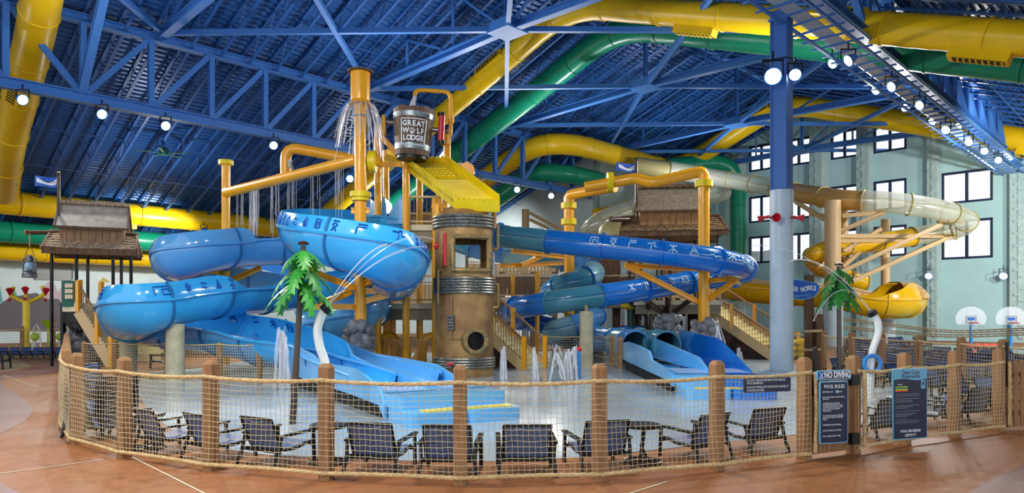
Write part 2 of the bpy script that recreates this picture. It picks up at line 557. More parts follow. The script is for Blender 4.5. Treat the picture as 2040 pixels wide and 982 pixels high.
# ---- walls
V_L, U_N, V_S, U_W = -62.0, 48.5, -37.4, 63.5
def wall_poly(name, pts, m, thick_dir):
    b = MB(); n = len(pts); d = V(thick_dir) * 0.4
    vs = list(pts) + [p + d for p in pts]
    b.add(vs, [tuple(range(n)), tuple(range(2 * n - 1, n - 1, -1))] + [(i, n + i, n + (i + 1) % n, (i + 1) % n) for i in range(n)])
    return struct(b.build(name, m, smooth=False))
wall_left = wall_poly('wall_left', [UV(-25, V_L, 0), UV(U_N, V_L, 0), UV(U_N, V_L, zroof(V_L)), UV(-25, V_L, zroof(V_L))], 'wall_white', -VA)
wall_poly('wall_back', [UV(U_N, V_L, 0), UV(U_N, V_S, 0), UV(U_N, V_S, zroof(V_S)), UV(U_N, V_L, zroof(V_L))], 'wall_white', UA)
wall_poly('wall_alcove', [UV(U_N, V_S, 0), UV(U_W, V_S, 0), UV(U_W, V_S, zroof(V_S)), UV(U_N, V_S, zroof(V_S))], 'wall_white', -VA)

# window wall, pieced round its window openings
def vpx(px):
    D = ray_u(px, U_W)
    return VA.x * (px - CXP) / FOC * D + VA.y * D
WROWS = {'a': (15.6, 18.05), 'b': (10.75, 13.25), 'c': (6.9, 9.45)}
WIN = []
for x0, x1, rows in ((1492, 1541, 'abc'), (1566, 1616, 'abc'), (1655, 1710, 'abc'), (1740, 1806, 'abc'), (1875, 1978, 'bc')):
    for r in rows:
        z0, z1 = WROWS[r]
        if x0 == 1875 and r == 'c': z0 -= 0.5
        WIN.append((vpx(x0), vpx(x1), z0, z1, x0, r))
v_end = 8.0
cuts = sorted(set([V_S, v_end, RIDGE_V] + [w_[0] for w_ in WIN] + [w_[1] for w_ in WIN]))
wm = MB()
for va, vb in zip(cuts[:-1], cuts[1:]):
    mid = (va + vb) / 2
    hol = sorted((w_[2], w_[3]) for w_ in WIN if w_[0] - 1e-4 <= va and vb <= w_[1] + 1e-4)
    zs = 0.0; segs = []
    for h0, h1 in hol:
        segs.append((zs, h0, h0)); zs = h1
    segs.append((zs, None, None))
    for z0, za, zb in segs:
        ta = zroof(va) if za is None else za
        tb = zroof(vb) if zb is None else zb
        f = [UV(U_W, va, z0), UV(U_W, vb, z0), UV(U_W, vb, tb), UV(U_W, va, ta)]
        k = [p + UA * 0.35 for p in f]
        wm.add(f + k, [(0, 1, 2, 3), (7, 6, 5, 4), (0, 4, 5, 1), (1, 5, 6, 2), (2, 6, 7, 3), (3, 7, 4, 0)])
wall_right = struct(wm.build('wall_right', 'wall_mint', smooth=False))
for i, (va, vb, z0, z1, x0, r) in enumerate(WIN):
    t = bpy.data.objects.new('window_%d' % (i + 1), None); sc.collection.objects.link(t)
    t.location = UV(U_W, (va + vb) / 2, z0); BASE[t.name] = V(t.location); struct(t)
    fm = MB(); u = U_W + 0.12; e = 0.09
    fm.beam(UV(u, va, z0 + e), UV(u, vb, z0 + e), 0.2, 2 * e)
    fm.beam(UV(u, va, z1 - e), UV(u, vb, z1 - e), 0.2, 2 * e)
    for v in (va + e, vb - e): fm.beam(UV(u, v, z0), UV(u, v, z1), 2 * e, 0.2, UA)
    fm.build('window_frame', 'window_frame', t, smooth=False)
    MB().beam(UV(u, (va + vb) / 2, z0), UV(u, (va + vb) / 2, z1), 0.2, 0.2, UA).build('mullion', 'window_frame', t, smooth=False)
    for v, v2 in ((va + e, (va + vb) / 2), ((va + vb) / 2, vb - e)):
        MB().beam(UV(u + .03, (v + v2) / 2, z0 + e), UV(u + .03, (v + v2) / 2, z1 - e), abs(v2 - v), 0.02, UA).build('pane', 'pane_glass', t, smooth=False)
# pilasters with rope-like relief
rl = 0
for x0, x1, x2 in ((1450, 1476, 1486), (1617, 1641, 1651), (1710, 1734, 1739), (1850, 1870, 1876), (2014, 2050, 2056)):
    va, vb, vc = vpx(x0), vpx(x1), vpx(x2)
    top = min(zroof(va), zroof(vc)) - 0.1
    rl += 1
    b = MB()
    f = [UV(U_W - .55, va, 0), UV(U_W - .55, vb, 0), UV(U_W - .02, vc, 0), UV(U_W - .02, va, 0)]
    b.add(f + [V((p.x, p.y, top)) for p in f], [(3, 2, 1, 0), (4, 5, 6, 7), (0, 1, 5, 4), (1, 2, 6, 5), (2, 3, 7, 6), (3, 0, 4, 7)])
    p = struct(b.build('trim_%d' % rl, 'pilaster', smooth=False))
    k = MB(); vm = (va + vb) / 2
    for j in range(int(top / 0.9)):
        z = 0.4 + j * 0.9
        for q, s_ in ((0.0, 1), (0.45, -1)):
            k.box(UV(U_W - .58, vm + s_ * .14, z + q), (0.1, 0.3, 0.18), AL)
            k.box(UV(U_W - .58, vm, z + q + .2), (0.08, 0.1, 0.3), AL)
    k.build('relief', 'pilaster', p, smooth=False)

# ---- roof deck (corrugated) and joists
def deck(name, v0, v1, u0, u1):
    b = MB(); n = int(abs(v1 - v0) / 0.34)
    for i in range(n):
        a = v0 + (v1 - v0) * i / n; c = v0 + (v1 - v0) * (i + 1) / n; s_ = (c - a)
        prof = [(a, 0.0), (a + s_ * .40, 0.0), (a + s_ * .5, -0.09), (a + s_ * .9, -0.09), (c, 0.0)]
        nu = int((u1 - u0) / 3.0); vs = []
        for v, dz in prof:
            vs += [UV(u0 + (u1 - u0) * j / nu, v, zroof(v) + 0.09 + dz) for j in range(nu + 1)]
        b.add(vs, [(k * (nu + 1) + j, k * (nu + 1) + j + 1, (k + 1) * (nu + 1) + j + 1, (k + 1) * (nu + 1) + j) for k in range(4) for j in range(nu)])
    return b.build(name, 'roof_deck', smooth=False)
ceilingL = struct(deck('ceiling', V_L - 1, RIDGE_V, -30, 64))
ceilingR = struct(deck('ceiling', RIDGE_V, 12, -2, 64))
def joist_mesh(v0, v1):
    b = MB()
    def P(v, dz): return UV(0, v, zroof(v) - dz)
    sg = 1 if v1 > v0 else -1
    for p, q in ((P(v0, .06), P(v1, .06)), (P(v0 + sg * .8, .95), P(v1 - sg * .5, .95))):
        for k in range(20):
            b.beam(p.lerp(q, k / 20), p.lerp(q, (k + 1) / 20), 0.16, 0.07)
    n = int(abs(v1 - v0) / 0.85)
    for i in range(n):
        a = v0 + (v1 - v0) * i / n; c = v0 + (v1 - v0) * (i + 1) / n
        p, q = (P(a, .06), P(c, .95)) if i % 2 == 0 else (P(a, .95), P(c, .06))
        b.beam(p, q, 0.04, 0.04)
    return b.mesh('roof_joist', 'roof_steel', smooth=False)
jl, jr = joist_mesh(V_L, RIDGE_V), joist_mesh(RIDGE_V, 2)
for k in range(54):
    u = -20 + k * 1.56
    if u > 63: break
    inst(jl.copy(), 'roof_joist', ceilingL, UA * u)
    if u > 14: inst(jr.copy(), 'roof_joist', ceilingR, UA * u)
for v in (-58.5, -54.5, -50.5, -46.5, -42.5, -34, -30):
    MB().rod(UV(-25, v, zroof(v) - .98), UV(63, v, zroof(v) - .98), 0.045, 30).build('bridging_rod', 'roof_steel', ceilingL, smooth=False)
for v in (-21, -17, -8, -4):
    MB().rod(UV(5, v, zroof(v) - .98), UV(63, v, zroof(v) - .98), 0.045, 20).build('bridging_rod', 'roof_steel', ceilingR, smooth=False)

# ---- long trusses (along the ridge) and cross ties
def truss(name, label, v, zb, zt, u0, u1, step, cw, web_w, phase=0):
    t = thing(name, label, 'truss', UV(u0, v, zb))
    MB().ibeam(UV(u0, v, zb), UV(u1, v, zb), cw, 0.5, 0.06).build('bottom_chord', 'truss_blue', t, smooth=False)
    MB().ibeam(UV(u0, v, zt), UV(u1, v, zt), cw, 0.45, 0.06).build('top_chord', 'truss_blue', t, smooth=False)
    n = int((u1 - u0) / step)
    for i in range(n + 1):
        u = u0 + i * step
        MB().ibeam(UV(u, v, zb + .2), UV(u, v, zt - .2), web_w, 0.3, 0.05, VA).build('post', 'truss_blue', t, smooth=False)
        if i < n:
            a, c = (zb + .2, zt - .2) if (u + step / 2 > phase) else (zt - .2, zb + .2)
            MB().beam(UV(u + .1, v, a), UV(u + step - .1, v, c), web_w * .8, 0.26).build('diagonal', 'truss_blue', t, smooth=False)
    return t
TZ = 12.85
truss('roof_truss', 'long blue steel truss carrying flood lights above the slides', -37.6, TZ - .55, 16.0, -5.57, 48.0, 3.0, 0.42, 0.26, 9.5)
truss('roof_truss', 'blue steel truss above the caged catwalk with flood lights', -9.6, TZ + .3, 15.6, 13.5, 63, 2.75, 0.5, 0.34, 100)
MB().ibeam(at(163, 182, 33.1), at(210, -20, 31), .36, .3).build('knee_brace', 'truss_blue', bpy.data.objects['roof_truss'], smooth=False)
for u in (0.7, 12.9, 25.1, 37.4, 49.5, 61.6):
    z = 16.5
    t = thing('cross_tie', {0.7: 'blue tie beam crossing the roof over the yellow sloping duct at the photo edge',
        12.9: 'blue tie beam of the roof above the top left corner', 25.1: 'blue tie beam meeting bright plate in front of yellow sloping duct',
        37.4: 'blue tie beam crossing the roof below the green sloping duct', 49.5: 'blue tie beam crossing the roof left of the tall blue column',
        61.6: 'blue tie beam close in front of the window wall gable'}[u], 'roof beam', UV(u, -25, z))
    MB().ibeam(UV(u, -37.5, z - .3), UV(u, -25, z), 0.4, 0.42, 0.06).ibeam(UV(u, -25, z), UV(u, -11.8, z - .3), 0.4, 0.42, 0.06).build('tie', 'truss_blue', t, smooth=False)
    MB().box(UV(u, -25, z), (1.5, 1.5, 0.5), AL).build('gusset', 'truss_blue', t, smooth=False)
    MB().ibeam(UV(u, -25, z), UV(u, -25, RIDGE_Z - .1), 0.22, 0.22, 0.04).build('king_post', 'truss_blue', t, smooth=False)
    for v in (-33.3, -29.2, -20.8, -16.6):
        MB().beam(UV(u, v, z - .1), UV(u, v, zroof(v) - .2), 0.14, 0.14).build('hanger', 'truss_blue', t, smooth=False)
    for v, v2 in ((-33.3, -29.2), (-29.2, -25), (-20.8, -25), (-16.6, -20.8)):
        MB().beam(UV(u, v2, z - .1), UV(u, v, zroof(v) - .2), 0.12, 0.12).build('diagonal', 'truss_blue', t, smooth=False)
    for s_, v1 in ((1, -11.8), (1, -37.5)):
        # horizontal X bracing
        du = 12.4
        for e in (-1, 1):
            MB().beam(UV(u, -25, z - .05), UV(u + e * du, v1, z - .25), 0.24, 0.26).build('brace', 'truss_blue', t, smooth=False)
# end-wall rake beams
for u, v0, v1 in ((U_N - .3, V_L, V_S), (U_W - .4, V_S, RIDGE_V)):
    b = MB().ibeam(UV(u, v0, zroof(v0) - .35), UV(u, v1, zroof(v1) - .35), 0.3, 0.5, .05).build('trim_%d' % int(20 + u), 'truss_blue', smooth=False)
    struct(b)
MB().ibeam(UV(5, -25, RIDGE_Z - .3), UV(63, -25, RIDGE_Z - .3), 0.5, 0.6, .06).build('trim_90', 'truss_blue', smooth=False)['kind'] = 'structure'
# wooded hill outside the windows
h = MB(); rnd = random.Random(3)
xs = [60 + i * 6 for i in range(40)]
for x0, x1 in zip(xs[:-1], xs[1:]):
    pass
hp = [(v, 13 + 5 * math.sin(v * .05) + 2 * math.sin(v * .31) + rnd.uniform(-.8, .8)) for v in range(-140, 80, 3)]
for (a, za), (c, zc) in zip(hp[:-1], hp[1:]):
    p = [UV(150, a, 0), UV(150, c, 0), UV(165, c, zc), UV(165, a, za)]
    h.add(p + [UV(190, c, 0), UV(190, a, 0)], [(0, 1, 2, 3), (3, 2, 4, 5)])
struct(h.build('hill', 'hill'))

# ================================================================== air ducts
def resample(pts, step):
    out = [V(pts[0])]
    for a, b in zip(pts[:-1], pts[1:]):
        a, b = V(a), V(b); n = max(1, int((b - a).length / step))
        for k in range(1, n + 1): out.append(a.lerp(b, k / n))
    return out
def rounded(pts, rad, n=7):
    pts = [V(p) for p in pts]; out = [pts[0]]
    for i in range(1, len(pts) - 1):
        p, c, q = pts[i - 1], pts[i], pts[i + 1]
        d1 = min(rad, (p - c).length * .48); d2 = min(rad, (q - c).length * .48)
        a = c + (p - c).normalized() * d1; b = c + (q - c).normalized() * d2
        for k in range(n + 1):
            t = k / n
            out.append(a * (1 - t) ** 2 + c * 2 * t * (1 - t) + b * t * t)
    out.append(pts[-1])
    return out
def duct(label, pts, r, m, bend=2.6, band=3.2, grilles=(), joints=True):
    path = resample(rounded(pts, bend), 0.45)
    t = thing('air_duct', label, 'duct', path[0])
    rs = [r + (0.012 if i % 2 else 0.0) for i in range(len(path))]
    MB().tube(path, rs, 20).build('duct_body', m, t, ang=60)
    acc = 0; last = path[0]
    for i in range(1, len(path) - 1):
        acc += (path[i] - last).length; last = path[i]
        if acc > band:
            acc = 0
            d = (path[i + 1] - path[i - 1]).normalized()
            MB().tube([path[i] - d * .06, path[i] - d * .03, path[i] + d * .03, path[i] + d * .06], [r + .01, r + .05, r + .05, r + .01], 20).build('joint_band', m, t)
    for f, nrm, L, boxed in grilles:
        i = int(f * (len(path) - 2)) + 1
        d = (path[i + 1] - path[i - 1]).normalized(); n = V(nrm); n = (n - d * n.dot(d)).normalized(); x = d.cross(n)
        c = path[i] + n * (r - .02)
        dep = 0.4 if boxed else 0.16
        MB().box(c + n * dep * .2, (L, r * .85, dep * 1.2), M=Matrix((d, x, n)).transposed()).build('grille_box', m, t, smooth=False)
        g = MB().box(c + n * (dep * .8 + .01), (L * .86, r * .5, 0.02), M=Matrix((d, x, n)).transposed()).build('grille', 'duct_dark', t, smooth=False)
        for k in range(9):
            MB().box(c + n * (dep * .8 + .03) + d * (L * .82 * (k / 8 - .5)), (.05, r * .5, .05), M=Matrix((d, x, n)).transposed()).build('grille_vane', m, g, smooth=False)
    return t
zr = zroof
duct('yellow air duct dropping steeply along the left edge of the photo', [roofpt(97, -90, 1.7), roofpt(75, 50, 1.7), roofpt(15, 300, 1.7), UV(9.0, -53.0, 9.6)], .78, 'duct_yellow',
     grilles=((.42, (0.3, -1, -.3), 2.2, False),))
duct('long yellow air duct running level under the eave behind the shingled hut', [UV(3, -55, 9.3), UV(32, -55, 9.3), UV(34.2, -55.4, 8.9), UV(35, -56.5, 7.9)], .78, 'duct_yellow', 1.5,
     grilles=((.80, (0.5, -1, 0.1), 2.6, False), (.36, (0, 0, -1), 3.0, True)))
duct('upper green air duct running level along the left wall', [UV(3, -58, 7.7), UV(29.5, -58, 7.7), UV(30.5, -57.4, 6.6), UV(30.6, -57.2, 4.9)], .74, 'duct_green', 1.2)
duct('lowest yellow air duct along the left wall above the mural', [UV(3, -60, 6.5), UV(22.6, -60, 6.5), UV(24.4, -59.6, 6.2), UV(24.6, -58.6, 4.9)], .62, 'duct_yellow', 1.2)
duct('yellow air duct climbing the roof slope behind the tipping bucket and over the ridge', [UV(30, -60, zr(-60) - 1.8), UV(30, -25, RIDGE_Z - 2.2), UV(30, 6, zr(6) - 2.2)], .62, 'duct_yellow',
     grilles=((.45, (-.6, -.5, .3), 2.4, False), (.64, (0, 0, -1), 2.2, True), (.74, (0, -1, 0.3), 2.2, False), (.82, (0, -.2, -1), 2.0, True)))
duct('green air duct climbing the roof slope beside the yellow one', [UV(34.6, -56, zr(-56) - 1.8), UV(34.6, -25, RIDGE_Z - 2.0), UV(34.6, 6, zr(6) - 2.0)], .72, 'duct_green')
duct('fat yellow air duct bending over the white back wall and up to the ridge', [UV(40, -52, zr(-52) - 2), UV(40, -37.5, zr(-37.5) - 1.6), UV(42, -35.0, 15.4), UV(57.2, -35.0, 15.4), UV(57.7, -25, RIDGE_Z - 1.6), UV(57.7, 3, zr(3) - 1.6)], .82, 'duct_yellow', 3,
     grilles=((.55, (-.6, -.5, .3), 2.4, False), (.72, (0, -1, .2), 2.4, False), (.84, (0, -.3, -1), 3.0, True)))
duct('green air duct tucked below the fat yellow bend at the back wall', [UV(41.4, -52, zr(-52) - 3.4), UV(41.6, -38.2, zr(-38.2) - 3.0), UV(43.6, -36.4, 13.4), UV(47.6, -36.4, 13.4)], .72, 'duct_green', 2.5)
dg = [at(1330, 332, 63), at(1470, 318, 64.5), at(1471, 470, 64.5), at(1471, 600, 64.5)]
duct('green air duct with an elbow dropping down beside the windows', dg, .72, 'duct_green', 3.2, 2.2)
duct('short yellow duct drop curling behind the flag on the hut', [UV(52.5, -35, 14.7), UV(52.5, -34.6, 12.3), UV(50.6, -35.2, 11.0), UV(46.6, -36.0, 10.4)], .55, 'duct_yellow', 1.6, 1.6)

# ================================================================== big column, horns, catwalk tray
cp = V((9.7, 25.3, 0))
t = thing('hall_column', 'tall hall column, pale grey round base and blue steel top', 'column', cp)
b = MB().lathe([(.80, 0), (.80, .06), (.72, .09), (.40, .09), (.40, 6.55), (0, 6.55)], 28, cp); b.build('column_base', 'column_grey', t)
MB().box(cp + V((0, 0, 6.6)), (.62, .62, .06), AL).build('base_plate', 'column_blue', t, smooth=False)
c = MB()
for s_ in (-1, 1): c.beam(cp + VA * (.27 * s_) + V((0, 0, 6.6)), cp + VA * (.27 * s_) + V((0, 0, 13)), .56, .06, VA)
c.beam(cp + V((0, 0, 6.6)), cp + V((0, 0, 13)), .05, .5, VA)
for s_ in (-1, 1): c.beam(cp + UA * (.22 * s_) + V((0, 0, 6.6)), cp + UA * (.22 * s_) + V((0, 0, 13)), .5, .04, UA)
c.build('steel_shaft', 'column_blue', t, smooth=False)
MB().tube([cp + V((.41 * math.cos(a), .41 * math.sin(a), 11.2)) for a in [k * PI / 10 for k in range(20)]], .02, 6, closed=True).build('strap', 'black_metal', t)
for px, yaw, lab in ((1526, 2.6, 'red horn speaker pointing left on the grey column'), (1541, -1.5, 'red horn speaker facing the camera on the grey column'), (1586, -.3, 'red horn speaker on the right side of the grey column')):
    p = at(px, 433, 24.85)
    d = V((math.cos(yaw), math.sin(yaw), -.15)).normalized()
    h = thing('horn_speaker', lab, 'speaker', p, 'red horn speakers on the column')
    q = d.to_track_quat('Z', 'Y').to_matrix()
    MB().lathe([(.0, -.12), (.06, -.12), (.06, -.02), (.05, 0), (.07, .1), (.11, .2), (.16, .25), (.15, .25), (.06, .1), (0, .05)], 16, p, q).build('horn', 'red_paint', h)
    MB().beam(p - d * .05, V((9.7, 25.3, p.z)) + (p - V((9.7, 25.3, p.z))).normalized() * .38, .04, .04).build('bracket', 'black_metal', h)

t = thing('cable_tray', 'caged blue cable tray slung under the right-hand roof truss', 'cable tray', UV(12, -10, 12.2))
for dv in (-.75, .55):
    MB().rod(UV(12, -9.9 + dv, 12.45), UV(63, -9.9 + dv, 12.45), .1, 24).build('side_rail', 'truss_blue', t, smooth=False)
    MB().rod(UV(12, -9.9 + dv * 1.1, 12.95), UV(63, -9.9 + dv * 1.1, 12.95), .05, 24).build('hand_rail', 'sign_cyan', t, smooth=False)
for k in range(52):
    u = 12.3 + k * .98
    MB().beam(UV(u, -10.95, 12.45), UV(u, -9.05, 12.45), .09, .06).build('rung', 'truss_blue', t, smooth=False)
for k in range(24): MB().beam(UV(12 + k * 2.125, -10, 12.5), UV(14.1 + k * 2.125, -10, 12.5), .55, .04).build('walk_plate', 'column_grey', t, smooth=False)
for v in t.children:
    pass
# ceiling fan far under the left roof
p = at(327, 302, 44)
t = thing('ceiling_fan', 'small ceiling fan on a rod below the roof beside the flood lights', 'fan', p)
MB().beam(p, p + V((0, 0, 2.2)), .05, .05).build('down_rod', 'roof_steel', t)
MB().lathe([(0, -.25), (.25, -.2), (.28, .1), (.1, .25), (0, .25)], 12, p).build('motor', 'teal_panel', t)
for k in range(5):
    a = k * 2 * PI / 5
    MB().beam(p + V((math.cos(a) * .2, math.sin(a) * .2, -.1)), p + V((math.cos(a) * 1.6, math.sin(a) * 1.6, -.1)), .18, .03).build('blade', 'teal_panel', t)

# ================================================================== left wall: louvre, mural
def onL(px, py, off=.02):
    D = ray_v(px, V_L + off)
    return at(px, py, D)
t = thing('wall_louvre', 'grey wall louvre behind the hanging lantern', 'louvre', onL(108, 555))
p0, p1, p2_, p3_ = onL(70, 556, .06), onL(144, 557, .06), onL(144, 525, .06), onL(70, 523, .06)
fr = MB()
for a, c in ((p0, p1), (p1, p2_), (p2_, p3_), (p3_, p0)): fr.beam(a, c, .12, .1)
fr.build('frame', 'grey_panel', t, smooth=False)
for k in range(13):
    f = (k + .5) / 13
    MB().beam(p0.lerp(p3_, f), p1.lerp(p2_, f), .02, .1).build('slat', 'grey_panel', t, smooth=False)
def mural(name, label, pts, m, off):
    b = MB(); q = [onL(x, y, off) for x, y in pts]; n = len(q); d = VA * -.01
    b.add(q + [p + d for p in q], [tuple(range(n)), tuple(range(2 * n - 1, n - 1, -1))])
    tag(b.build(name, m, smooth=False), label, 'mural', 'painted mountain mural')
mural('painted_peak', 'pink mountain peak painted on the left wall', [(72, 640), (86, 572), (96, 562), (108, 564), (116, 582), (124, 570), (134, 600), (146, 640)], 'mural_pink', .01)
mural('painted_peak', 'second pink peak painted right of the first', [(112, 640), (122, 572), (134, 560), (150, 575), (165, 640)], 'mural_pink', .012)
mural('painted_mountain', 'big grey mountain painted on the left wall', [(-30, 660), (-30, 606), (0, 606), (20, 592), (44, 588), (72, 583), (92, 596), (116, 595), (134, 618), (158, 660)], 'mural_grey', .03)
mural('painted_tree', 'teal tree slope painted at the foot of the grey mountain', [(132, 612), (148, 602), (170, 640), (176, 660), (160, 660)], 'mural_teal', .035)
mural('painted_tree', 'tall teal triangle tree painted behind the flower sprayer', [(17, 592), (27, 570), (35, 590)], 'mural_teal', .02)
mural('painted_tree', 'narrow teal tree painted at the very left edge', [(-8, 604), (0, 570), (6, 603)], 'mural_teal', .02)
mural('painted_hill', 'yellow hill painted above the hut stairs', [(196, 562), (206, 552), (220, 562)], 'mural_yellow', .02)
for px, lab in ((1850, 'round wall lamp right of the yellow slide bowl'), (1999, 'round wall lamp above the basketball hoops')):
    p = at(px, 550, ray_u(px, U_W - .75))
    flood(p, p - UA * 8 - V((0, 0, 3)), lab, 'lamps on the window wall', 0, size=1.15)

# ================================================================== slides
GLYPH = {   # strokes in a unit box
 'spiral': [[(-.4, -.4), (-.4, .4), (.4, .4), (.4, -.4), (-.15, -.4), (-.15, .12), (.15, .12), (.15, -.12)]],
 'fish': [[(-.35, .45), (.35, .45)], [(-.3, -.45), (.3, .1), (0, .28), (-.3, .1), (.3, -.45)]],
 'gamma': [[(-.3, -.45), (-.3, .2), (.4, .2)], [(-.3, .45), (.4, .45)]],
 'zig': [[(-.45, .3), (0, .3), (-.05, -.4)], [(.0, .45), (.25, .45), (.25, 0), (.5, 0)]],
 'plant': [[(0, -.45), (0, .45)], [(-.35, .4), (0, .1), (.35, .4)], [(-.4, -.35), (0, -.05), (.4, -.35)]],
 'tent': [[(-.4, -.4), (0, .45), (.4, -.4), (-.4, -.4)], [(-.15, -.2), (0, .1), (.15, -.2)]],
 'wave': [[(-.45, .2), (-.15, .32), (.15, .12), (.45, .25)], [(-.45, -.25), (-.15, -.1), (.15, -.32), (.45, -.2)]],
 'arrow': [[(0, -.45), (0, .45)], [(-.45, .0), (0, .45), (.45, .0)], [(-.45, -.35), (0, .1), (.45, -.35)]],
}
GORD = ['spiral', 'fish', 'gamma', 'zig', 'plant', 'tent', 'wave', 'arrow']
class Path:
    def __init__(s, ctrl, n=10):
        # ctrl rows: (pos, r, shL, shR)
        C = crom([(p[0], p[1], p[2], r, a, b) for p, r, a, b in ctrl], n)
        s.p = [V(c[:3]) for c in C]; s.r = [c[3] for c in C]
        s.a = [max(0, c[4]) for c in C]; s.b = [max(0, c[5]) for c in C]
        s.n = len(C); s.fr = []
        for i in range(s.n):
            T = (s.p[min(i + 1, s.n - 1)] - s.p[max(i - 1, 0)]).normalized()
            x = T.cross(V((0, 0, 1))).normalized(); s.fr.append((T, x, x.cross(T)))
        s.L = [0.0]
        for i in range(1, s.n): s.L.append(s.L[-1] + (s.p[i] - s.p[i - 1]).length)
    def pt(s, i, phi, dr=0.0):
        i0 = int(max(0, min(s.n - 2, math.floor(i)))); f = i - i0
        def q(k):
            T, x, y = s.fr[k]; return s.p[k] + (x * math.cos(phi) + y * math.sin(phi)) * (s.r[k] + dr)
        return q(i0).lerp(q(i0 + 1), f)
    def idx(s, L):
        for i in range(1, s.n):
            if s.L[i] >= L: return i - 1 + (L - s.L[i - 1]) / max(1e-6, s.L[i] - s.L[i - 1])
        return s.n - 1
def trough(P, i0, i1, name, m, parent, nseg=16, th=.035, ext=0.0):
    b = MB(); rows = []
    for i in range(i0, i1 + 1):
        f0, f1 = -PI - P.a[i], P.b[i]
        out = [P.pt(i, f0 + (f1 - f0) * k / nseg) for k in range(nseg + 1)]
        inn = [P.pt(i, f0 + (f1 - f0) * k / nseg, -th) for k in range(nseg, -1, -1)]
        rows.append(out + inn)
    m_ = len(rows[0]); vs = [v for r in rows for v in r]; fs = []
    for i in range(len(rows) - 1):
        for k in range(m_):
            k2 = (k + 1) % m_
            fs.append((i * m_ + k, i * m_ + k2, (i + 1) * m_ + k2, (i + 1) * m_ + k))
    for e in (0, len(rows) - 1):
        for k in range(nseg):
            a = e * m_
            fs.append((a + k, a + k + 1, a + m_ - 2 - k, a + m_ - 1 - k))
    b.add(vs, fs)
    return b.build(name, m, parent, ang=50)
def ring(P, i, name, m, parent, closed=False, w=.05, h=.06, nseg=18):
    f0, f1 = (-PI, PI) if closed else (-PI - P.a[i], P.b[i])
    T = P.fr[i][0]; rows = []
    for k in range(nseg + (0 if closed else 1)):
        f = f0 + (f1 - f0) * k / nseg
        o, q = P.pt(i, f, h), P.pt(i, f, 0)
        rows.append([q - T * w, o - T * w, o + T * w, q + T * w])
    vs = [v for r in rows for v in r]; fs = []; nr = len(rows)
    for k in range(nr if closed else nr - 1):
        k2 = (k + 1) % nr
        for j in range(3): fs.append((k * 4 + j, k * 4 + j + 1, k2 * 4 + j + 1, k2 * 4 + j))
    return MB().add(vs, fs).build(name, m, parent)
def symbol(P, Lc, phi0, size, g, m, parent, flip=1, w=.045, xs=1.0):
    b = MB()
    r = P.r[int(P.idx(Lc))]
    for st in GLYPH[g]:
        pts = []
        for a, c in zip(st[:-1], st[1:]):
            for k in range(3): pts.append((a[0] + (c[0] - a[0]) * k / 3, a[1] + (c[1] - a[1]) * k / 3))
        pts.append(st[-1])
        Q = []
        for (x, y) in pts:
            Q.append(P.pt(P.idx(Lc + flip * x * size * xs), phi0 + (y * size / r) * (1 if abs(phi0) < 1.57 else -1), .012))
        b.tube(Q, w * size, 4)
    return b.build('symbol', m, parent)
def flume(name, label, ctrl, m, n=10, lip=True, joint=2.4, syms=None, symm='symbol_dark', cat='slide', seg=None, cuts=None):
    P = Path(ctrl, n)
    t = thing(name, label, cat, (P.p[-1].x, P.p[-1].y, 0))
    # sections between joints
    marks = [0]; L = 0
    for i in range(1, P.n):
        if P.L[i] - P.L[marks[-1]] >= joint and i < P.n - 3: marks.append(i)
    marks.append(P.n - 1)
    for a, c in zip(marks[:-1], marks[1:]):
        trough(P, a, c, 'slide_section', m, t)
    for i in marks[1:-1]: ring(P, i, 'joint_ring', 'slide_seam' if m.startswith('slide_blue') else m, t, h=.05, w=.035)
    if lip:
        for f in (-PI, 0.0):
            MB().tube([P.pt(i, f, .03) for i in range(P.n)], .05, 6).build('lip', m, t)
    if syms:
        k = 0
        for (L0, L1, phi, flip) in syms:
            Lc = L0
            while Lc < L1:
                symbol(P, Lc, phi, .42, GORD[k % 8], symm, t, flip); k += 1; Lc += .92
    return t, P
def tubeslide(name, label, ctrl, cols, n=8, joint=2.2, syms=None, seam='slide_seam', cat='slide', flange=None, symsz=.36):
    P = Path(ctrl, n)
    t = thing(name, label, cat, (P.p[-1].x, P.p[-1].y, 0))
    marks = [0]
    for i in range(1, P.n):
        if P.L[i] - P.L[marks[-1]] >= joint and i < P.n - 2: marks.append(i)
    marks.append(P.n - 1)
    for j, (a, c) in enumerate(zip(marks[:-1], marks[1:])):
        col = cols(P.p[(a + c) // 2], j) if callable(cols) else cols[j % len(cols)]
        MB().tube(P.p[a:c + 1], P.r[a:c + 1], 20, caps=False).build('tube_section', col, t, ang=60)
        MB().tube([P.pt(i, .15, .005) for i in range(a, c + 1)], .018, 4).build('seam', seam, t)
        MB().tube([P.pt(i, PI - .15, .005) for i in range(a, c + 1)], .018, 4).build('seam', seam, t)
        fm = flange or col
        ring(P, c, 'flange', fm, t, True, h=.085, w=.035)
    if syms:
        k = 0
        for (L0, L1, phi, flip) in syms:
            Lc = L0
            while Lc < L1:
                symbol(P, Lc, phi, symsz, GORD[k % 8], 'symbol_light', t, flip, w=.05); k += 1; Lc += symsz * 2.05
    return t, P

RO_O, RO_1, RO_2 = V((-1.85, 12.85, 0)), V((.863, .505, 0)), V((-.505, .863, 0))
def RO(s_, off, z): return RO_O + RO_1 * off + RO_2 * s_ + V((0, 0, z))

